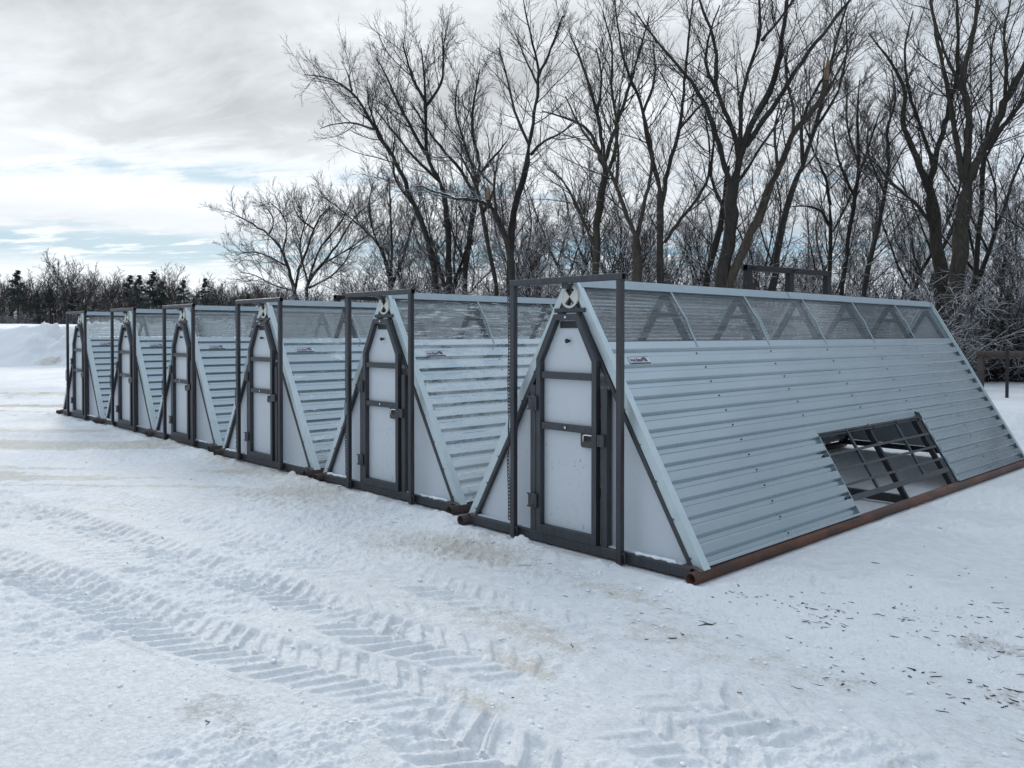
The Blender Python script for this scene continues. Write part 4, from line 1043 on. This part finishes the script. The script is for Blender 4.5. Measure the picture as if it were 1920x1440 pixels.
traced('bare_tree', 'many-stemmed tree left of the broken one with limbs sweeping up to a rounded top', 33, (868, 703),
 [[20, 12, (868, 703), (872, 560), (878, 450), (892, 370), (900, 305)], [10, 3, (900, 305), (882, 240), (890, 180), (900, 130)], [10, 3, (890, 365), (860, 315), (830, 280), (800, 240), (770, 190)], [9, 3, (897, 330), (930, 290), (950, 265)], [8, 3, (896, 340), (870, 270), (850, 200), (860, 150)]], 0, 1.15, group=RG)
traced('bare_tree', 'upright tree on the left of the grove whose dense rounded crown stands against the clouds', 33, (845, 703),
 [[20, 14, (845, 703), (842, 560), (840, 480), (842, 399), (825, 340)], [13, 4, (825, 340), (800, 295), (797, 194), (796, 150), (790, 90)], [9, 3, (800, 290), (770, 240), (745, 190), (720, 130), (705, 110)], [8, 3, (797, 200), (830, 160), (832, 100), (828, 60)], [8, 3, (797, 190), (770, 140), (755, 80)], [8, 3, (826, 342), (780, 300), (740, 250), (700, 200)]], 0, 1.15, group=RG)
traced('bare_tree', 'leftmost leaning tree, its long trunk arching far out to the left over the row', 33, (825, 703),
 [[19, 13, (825, 703), (818, 560), (816, 497), (797, 430), (769, 365)], [12, 2, (769, 365), (745, 305), (703, 243), (679, 194), (641, 156), (610, 143), (570, 140)], [6, 2, (703, 243), (661, 229), (625, 232), (600, 241)], [6, 2, (720, 270), (690, 200), (690, 160)], [6, 2, (660, 170), (650, 130), (640, 115)], [7, 3, (780, 390), (740, 340), (735, 300), (740, 260)]], 0, 1.05, group=RG)
traced('bare_tree', 'snow-plastered thin tree leaning left, just left of the broken tree', 30, (938, 712),
 [[15, 11, (938, 712), (935, 580), (925, 500), (908, 420), (898, 360)], [7, 3, (898, 365), (875, 310), (850, 270)], [7, 3, (905, 400), (930, 350), (925, 310)]], 1, 1.0, twig=TWIG_SNOW, group=RG)
traced('bare_tree', 'small isolated wind-bent tree, farthest left of the grove, twigs streaming left', 48, (560, 672),
 [[12, 8, (560, 672), (556, 560), (549, 540), (543, 503), (525, 463)], [7, 2, (525, 463), (502, 436), (458, 410), (425, 396)], [8, 3, (552, 548), (562, 500), (575, 471), (587, 433), (604, 398), (625, 388)], [6, 2, (505, 440), (515, 410), (500, 390)], [5, 2, (540, 500), (500, 478), (470, 470), (445, 478)], [5, 2, (555, 545), (510, 535), (480, 515), (450, 510)], [5, 2, (530, 475), (540, 430), (530, 400), (505, 378)], [5, 2, (590, 430), (560, 410), (550, 385)]], 0, 1.25, group=RG, L2len=(1.0, 3.0))
traced('bare_tree', 'small spreading tree just right of the isolated wind-bent one', 46, (585, 674),
 [[11, 8, (585, 674), (575, 560), (574, 530), (600, 497), (616, 483)], [6, 2, (608, 490), (640, 450), (660, 410), (690, 385)], [6, 2, (580, 522), (600, 460), (640, 420), (660, 370)], [6, 2, (578, 540), (620, 520), (650, 490), (665, 450)], [6, 2, (578, 530), (560, 470), (570, 420), (590, 380)], [5, 2, (600, 497), (650, 470), (690, 440), (720, 420)]], 0, 1.2, group=RG, L2len=(1.0, 3.0))
traced('bare_tree', 'bushy multi-stemmed tree with stems crossing, behind the second shelter', 44, (737, 676),
 [[11, 8, (737, 676), (735, 560), (728, 500), (718, 468)], [7, 2, (718, 468), (690, 435), (663, 413), (635, 390), (612, 372)], [8, 3, (733, 540), (735, 457), (732, 400), (730, 335)], [7, 2, (735, 540), (760, 470), (775, 410), (790, 370)], [6, 2, (728, 500), (700, 440), (690, 380), (700, 340)]], 0, 1.4, group=RG, L2len=(1.0, 3.0))

# slim trees filling the depth of the grove; a few kinds, copied
def slim_tree(h, dens, lean, seed, snow=False):
    global rng
    keep = rng; rng = np.random.default_rng(seed)
    root = empty('slim_tree', (0, 0, 0)); P = [np.array([0, 0, -.2])]; d = np.array([lean, 0, 1.0])
    n = 12
    for k in range(n): d = d + rng.normal(size=3) * .13; d[2] = abs(d[2]); d /= np.linalg.norm(d); P.append(P[-1] + d * h / n)
    P = np.array(P); R = np.linspace(.011 * h, .012, n + 1); limbs = [(P, R)]
    for k in range(rng.integers(3, 6)):
        i = rng.integers(3, 9); a = rng.uniform(0, 6.28); dd = np.array([math.cos(a) * .55, math.sin(a) * .55, .85]); Q = [P[i]]
        for q in range(8): dd = dd + rng.normal(size=3) * .14; dd[2] += .04; dd /= np.linalg.norm(dd); Q.append(Q[-1] + dd * h * .07)
        limbs.append((np.array(Q), np.linspace(R[i] * .65, .010, 9)))
    Vs, Qs, off = [], [], 0
    for p, r in limbs:
        v, q = tubes(p[None], r[None], 7); Vs.append(v); Qs.append(q + off); off += len(v)
    np_mesh('trunk', np.concatenate(Vs), np.concatenate(Qs), BARK[seed % 2], True, root)
    st = [(p[(3 if k == 0 else 0):], r[(3 if k == 0 else 0):]) for k, (p, r) in enumerate(limbs)]
    v, q = crown_from(st, dens, .0062, .045, None, (.8, 2.4)); np_mesh('crown', v, q, TWIG_SNOW if snow else TWIG, False, root)
    rng = keep; return root
def copy_simple(o):
    c = o.copy(); COL.objects.link(c)
    for ch in TREE[o]: q = ch.copy(); COL.objects.link(q); q.parent = c
    return c
protos = [slim_tree(9.5, 1.0, .08, 101), slim_tree(8.0, 1.1, -.12, 102), slim_tree(7.0, 1.2, .15, 103, True), slim_tree(10.5, .9, -.04, 104)]
for p in protos: note(p)
rp = random.Random(8)
spots = []
for k in range(64):
    u = 640 + (1990 - 640) * (k + rp.random()) / 46
    D = rp.uniform(30, 50) if u > 800 else rp.uniform(40, 56)
    spots.append((u, D))
for k in range(34): spots.append((2010 + 62 * k + rp.random() * 60, rp.uniform(21, 31)))
used = set()
for k, (u, D) in enumerate(spots):
    pi = k % 4; o = protos[pi] if pi not in used else copy_simple(protos[pi]); used.add(pi)
    p = at(u, 646, D); o.location = (p[0], p[1], gz(p[0], p[1])); o.rotation_euler = (0, 0, rp.uniform(0, 6.28))
    s_ = rp.uniform(.75, 1.12) * (.72 if u < 800 else 1.0); o.scale = (s_, s_, s_)
    setp(o, 'slim bare tree filling the grove behind the larger trunks', 'bare tree', 'slim trees deep in the grove')

# snow-laden brush under the trees
def bush(h, seed, n=26, spread=.9, mat=None, rk=1.0):
    global rng
    keep = rng; rng = np.random.default_rng(seed)
    a = rng.uniform(0, 6.28, n); P0 = np.stack([np.cos(a) * .25 * rng.random(n), np.sin(a) * .25 * rng.random(n), np.full(n, -.1)], 1)
    d = np.stack([np.cos(a) * spread * rng.uniform(.15, 1, n), np.sin(a) * spread * rng.uniform(.15, 1, n), np.ones(n)], 1)
    K = 8; P = np.empty((n, K, 3)); P[:, 0] = P0; L = h * rng.uniform(.6, 1.1, n)
    for k in range(1, K):
        d = d + rng.normal(size=(n, 3)) * .16; d[:, 2] -= .03; d /= np.linalg.norm(d, axis=1, keepdims=True); P[:, k] = P[:, k - 1] + d * (L / (K - 1))[:, None]
    R = np.linspace(.022, .007, K)[None] * np.ones((n, 1))
    V1, Q1 = tubes(P, R, 5)
    P2, R2 = spawn(P, R, 7, .15, 1, (.35, .75), (25, 70), -.01, .7, 6, .008, .16); V2, Q2 = tubes(P2, R2 * rk, 4)
    P3, R3 = spawn(P2, R2, 5, .1, 1, (.35, .7), (25, 65), -.01, .8, 4, .007, .15); V3, Q3 = tubes(P3, R3 * rk, 3)
    Vall = np.concatenate([V1, V2, V3]); Qall = np.concatenate([Q1, Q2 + len(V1), Q3 + len(V1) + len(V2)])
    o = np_mesh('brush_shrub', Vall, Qall, mat or TWIG_SNOW, False); rng = keep; return o
bushes = [bush(2.6, 201), bush(2.0, 202, mat=TWIG), bush(3.3, 203, mat=TWIG), bush(1.5, 204)]
usedb = set()
def put_bush(k, u, D, s_):
    o = bushes[k] if k not in usedb else bushes[k].copy()
    if k in usedb: COL.objects.link(o)
    usedb.add(k)
    p = at(u, 646, D); o.location = (p[0], p[1], gz(p[0], p[1])); o.rotation_euler = (0, 0, rp.uniform(0, 6.28)); o.scale = (s_, s_, s_ * rp.uniform(.9, 1.15))
    setp(o, 'leafless shrub in the snowy tangled brush under the trees', 'shrub', 'snowy brush under the trees')
for k in range(58):
    put_bush(k % 4, rp.uniform(1715, 2060) if k < 36 else rp.uniform(2060, 3400), rp.uniform(24.5, 32), rp.uniform(.8, 1.2))
for k in range(50):
    u = 600 + 1150 * (k + rp.random()) / 50
    put_bush(k % 3, u, rp.uniform(29, 40) if u > 820 else rp.uniform(38, 50), rp.uniform(1.0, 1.6))

# ------------------------------------------------------------------ far tree line beyond the field on the left
def far_tree(seed, h, wide):
    global rng
    keep = rng; rng = np.random.default_rng(seed)
    root = empty('far_bare_tree', (0, 0, 0))
    n = 9; P = np.stack([rng.normal(size=n) * .12 * np.arange(n) / n, rng.normal(size=n) * .12 * np.arange(n) / n, np.linspace(-.3, h * .62, n)], 1); R = np.linspace(.022 * h, .05, n)
    limbs = [(P, R)]
    for k in range(9):
        i = rng.integers(2, n - 1); a = rng.uniform(0, 6.28); dd = np.array([math.cos(a) * wide, math.sin(a) * wide, .9]); Q = [P[i]]
        for q in range(7): dd = dd + rng.normal(size=3) * .1; dd[2] += .08; dd /= np.linalg.norm(dd); Q.append(Q[-1] + dd * h * .085)
        limbs.append((np.array(Q), np.linspace(R[i] * .6, .03, 8)))
    Vs, Qs, off = [], [], 0
    for p, r in limbs: v, q = tubes(p[None], r[None], 5); Vs.append(v); Qs.append(q + off); off += len(v)
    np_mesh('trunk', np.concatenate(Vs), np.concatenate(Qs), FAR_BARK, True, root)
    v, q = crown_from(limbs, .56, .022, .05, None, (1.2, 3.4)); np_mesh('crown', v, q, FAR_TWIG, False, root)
    rng = keep; return root
def pine(seed, h):
    global rng
    keep = rng; rng = np.random.default_rng(seed)
    root = empty('pine_tree', (0, 0, 0))
    P = np.stack([rng.normal(size=8) * .06, rng.normal(size=8) * .06, np.linspace(-.3, h, 8)], 1); R = np.linspace(.02 * h, .03, 8)
    v, q = tubes(P[None], R[None], 7); np_mesh('trunk', v, q, BARK[1], True, root)
    V, Q = [], []; n = 0
    for k in range(46):
        z = h * (.30 + .70 * rng.random() ** .8); f = (z / h - .30) / .70; rad = h * .18 * (1 - f) ** .75 * rng.uniform(.3, 1.4) + .03; a = rng.uniform(0, 6.28)
        c = np.array([math.cos(a) * rad, math.sin(a) * rad, z + .12 * rad])
        m_ = 46; pts = c + rng.normal(size=(m_, 3)) * np.array([.40, .40, .16]) * (.35 + .65 * (1 - f)) * (h / 10)
        t = np.linspace(0, 1, 5)[:, None]; br = np.array([0, 0, z - .1]) * (1 - t) + c * t
        vv, qq = tubes(br[None], np.linspace(.035, .015, 5)[None], 3); V.append(vv); Q.append(qq + n); n += len(vv)
        d1 = rng.normal(size=(m_, 3)); d1 /= np.linalg.norm(d1, axis=1, keepdims=True); d2 = np.cross(d1, rng.normal(size=(m_, 3))); d2 /= np.linalg.norm(d2, axis=1, keepdims=True)
        l_, w_ = .22 * h / 10, .07 * h / 10
        qv = np.stack([pts - d1 * l_, pts + d2 * w_, pts + d1 * l_, pts - d2 * w_], 1).reshape(-1, 3)
        V.append(qv); Q.append(np.arange(m_ * 4).reshape(-1, 4) + n); n += m_ * 4
    np_mesh('crown', np.concatenate(V), np.concatenate(Q), PINE, False, root)
    rng = keep; return root
PINE = mat_plain('pine_needles', (.030, .046, .040), .7)
fars = [far_tree(301, 11, .55), far_tree(302, 9.5, .45), far_tree(303, 10.5, .7), far_tree(304, 8.0, .6)]; pines = [pine(311, 10), pine(312, 9)]
for p in fars + pines: note(p)
useds = set()
def put(lst, k, u, D, s_, label, cat, group, wy=1.0):
    o = lst[k]
    if o.name in useds: o = copy_simple(o)
    useds.add(o.name)
    p = at(u, 646, D); o.location = (p[0], p[1], gz(p[0], p[1])); o.rotation_euler = (0, 0, rp.uniform(0, 6.28)); o.scale = (s_, s_, s_ * wy); setp(o, label, cat, group)
for k in range(64):
    u = -90 + 640 * (k + rp.random()) / 64
    put(fars, k % 4, u, rp.uniform(158, 190), rp.uniform(.78, 1.05) * (1 if u < 330 else .85), 'distant bare tree in the dark line across the snowy field', 'bare tree', 'bare trees of the far tree line')
for k in range(70):
    u = -90 + 700 * (k + rp.random()) / 70
    put(fars, (k * 3) % 4, u, rp.uniform(160, 185), rp.uniform(.5, .72), 'low distant bare tree at the foot of the far tree line', 'bare tree', 'low trees of the far tree line')
for k in range(36):
    put(fars, k % 4, -100 - 22 * k - rp.random() * 20, rp.uniform(158, 190), rp.uniform(.6, 1.0), 'distant bare tree in the dark line across the snowy field', 'bare tree', 'bare trees of the far tree line')
put(fars, 2, 122, 160, 1.22, 'broad round-topped bare tree, the tallest of the far tree line on the left', 'bare tree', 'bare trees of the far tree line')
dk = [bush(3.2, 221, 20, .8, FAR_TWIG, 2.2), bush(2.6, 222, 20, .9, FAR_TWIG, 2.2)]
for k in range(50):
    o = dk[k] if k < 2 else dk[k % 2].copy()
    if k > 1: COL.objects.link(o)
    u = -90 + 680 * (k + rp.random()) / 50; p = at(u, 646, rp.uniform(156, 182)); s_ = rp.uniform(.8, 1.35)
    o.location = (p[0], p[1], gz(p[0], p[1])); o.rotation_euler = (0, 0, rp.uniform(0, 6.28)); o.scale = (s_ * 1.2, s_ * 1.2, s_); o.name = 'dark_shrub'
    setp(o, 'dark leafless shrub at the foot of the far tree line', 'shrub', 'shrubs of the far tree line')
PN = [(34, 1.02, 'dark bushy pine near the left edge, left of the broad round-topped tree'), (95, .78, 'low dark pine tucked under the broad round-topped tree'), (245, .98, 'left pine of the first far pair'), (262, 1.03, 'right pine of the first far pair, slightly taller'),
      (288, 1.03, 'left pine of the second far pair'), (305, .96, 'right pine of the second far pair'), (345, .84, 'short pine alone between the second pair and the last tall pine'), (385, 1.0, 'last tall pine at the right end of the far line'), (466, .62, 'tiny pine top just above the fourth shelter'), (70, .7, 'low dark pine left of the broad round-topped tree'), (140, .72, 'low dark pine right of the broad round-topped tree')]
for k, (u, s_, lb) in enumerate(PN): put(pines, k % 2, u, 157 + (k % 3) * 4, s_, lb, 'pine tree', 'pines of the far tree line')

# ------------------------------------------------------------------ litter in the snow: bark crumbs, dead grass, loose snow
def litter():
    global rng
    rng = np.random.default_rng(77)
    zones = [(2.74, .5, .45, .28, 70), (2.95, .02, .45, .14, 90), (2.35, .05, .4, .16, 60), (3.06, -.55, .35, .08, 70), (3.25, -.68, .15, .06, 40), (1.87, .0, .3, .08, 50), (2.66, -.86, .25, .10, 45), (2.15, -.2, .25, .1, 30),
             (1.55, -.15, .2, .05, 25), (2.0, -.85, .5, .3, 40), (3.3, .9, .7, .4, 60), (1.2, -1.0, .5, .25, 25), (1.0, -3.3, .3, .2, 8), (-.45, -.62, .5, .2, 20), (2.6, 1.6, .5, .6, 40), (4.2, 2.5, 1.0, .8, 50), (-2, -1.5, 2.5, 1.2, 40)]
    X, Y, Z_ = [], [], []
    for cx, cy, sx, sy, n in zones: X.append(cx + rng.normal(size=n) * sx); Y.append(cy + rng.normal(size=n) * sy)
    x, y = np.concatenate(X), np.concatenate(Y)
    ok = (shelter_near(x, y) < .02) & (rng.random(len(x)) < .62) & (fbm(x, y, .22, 3, 111) > -.05); x, y = x[ok], y[ok]
    z = ground_h(x, y)[0] + .0005; n = len(x)
    a = rng.normal(size=n) * .5 + .25; L = rng.gamma(.9, .012, n) + .004
    K = 4; P = np.empty((n, K, 3)); t = np.linspace(-1, 1, K)
    P[:, :, 0] = x[:, None] + np.cos(a)[:, None] * L[:, None] * t; P[:, :, 1] = y[:, None] + np.sin(a)[:, None] * L[:, None] * t
    P[:, :, 2] = z[:, None] + rng.random((n, K)) * .006; P[:, 1:3, :2] += rng.normal(size=(n, 2, 2)) * .006
    R = (.0010 + rng.random((n, 1)) * .0024) * np.array([[.5, 1, .9, .4]])
    v, q = tubes(P, R, 5)
    o = np_mesh('ground_litter', v, q, mat_plain('dead_grass_and_bark', (.055, .043, .036), .85), False); o['kind'] = 'stuff'
    setp(o, 'dark crumbs of bark and dead grass strewn over the snow on the right', 'litter')
    # crumbs of snow
    zones = [(0.2, -.45, .9, .10, 150), (-2.5, -.3, .9, .12, 120), (1.3, -.8, .7, .3, 110), (1.5, -2.2, 1.0, .6, 120), (.3, -3.0, .8, .5, 60), (2.6, -.9, .8, .5, 120), (-1.5, -2.0, 1.5, .8, 90), (-5, -.5, 3, .7, 90)]
    X, Y = [], []
    for cx, cy, sx, sy, n in zones: X.append(cx + rng.normal(size=n) * sx); Y.append(cy + rng.normal(size=n) * sy)
    x, y = np.concatenate(X), np.concatenate(Y); ok = shelter_near(x, y) < .02; x, y = x[ok], y[ok]
    z = ground_h(x, y)[0]; n = len(x); r = np.minimum(.003 + rng.gamma(1.2, .0033, n), .017)
    # lumpy octahedral crumbs
    th = np.linspace(0, 2 * math.pi, 7)[:-1]
    rings = [(-.6, .7), (.15, 1.0), (.75, .6)]
    V = []
    for h_, w_ in rings:
        for q_ in th: V.append(np.stack([np.cos(q_) * w_ * np.ones(n), np.sin(q_) * w_ * np.ones(n), h_ * np.ones(n)], 1))
    V = np.stack(V, 1) * (1 + .22 * rng.normal(size=(n, 18, 1))) * r[:, None, None] * np.array([1.1, 1, .75]); V += np.stack([x, y, z + r * .2], 1)[:, None]
    f = []
    for i in range(2):
        for k in range(6): f.append((i * 6 + k, i * 6 + (k + 1) % 6, (i + 1) * 6 + (k + 1) % 6, (i + 1) * 6 + k))
    f += [(12, 13, 14, 15), (12, 15, 16, 17)]
    Q = (np.array(f)[None] + (np.arange(n) * 18)[:, None, None]).reshape(-1, 4)
    o = np_mesh('snow_crumbs', V.reshape(-1, 3), Q, M['clump'], True); o['kind'] = 'stuff'
    setp(o, 'loose crumbs of snow scattered over the trampled yard', 'snow crumbs')
litter()
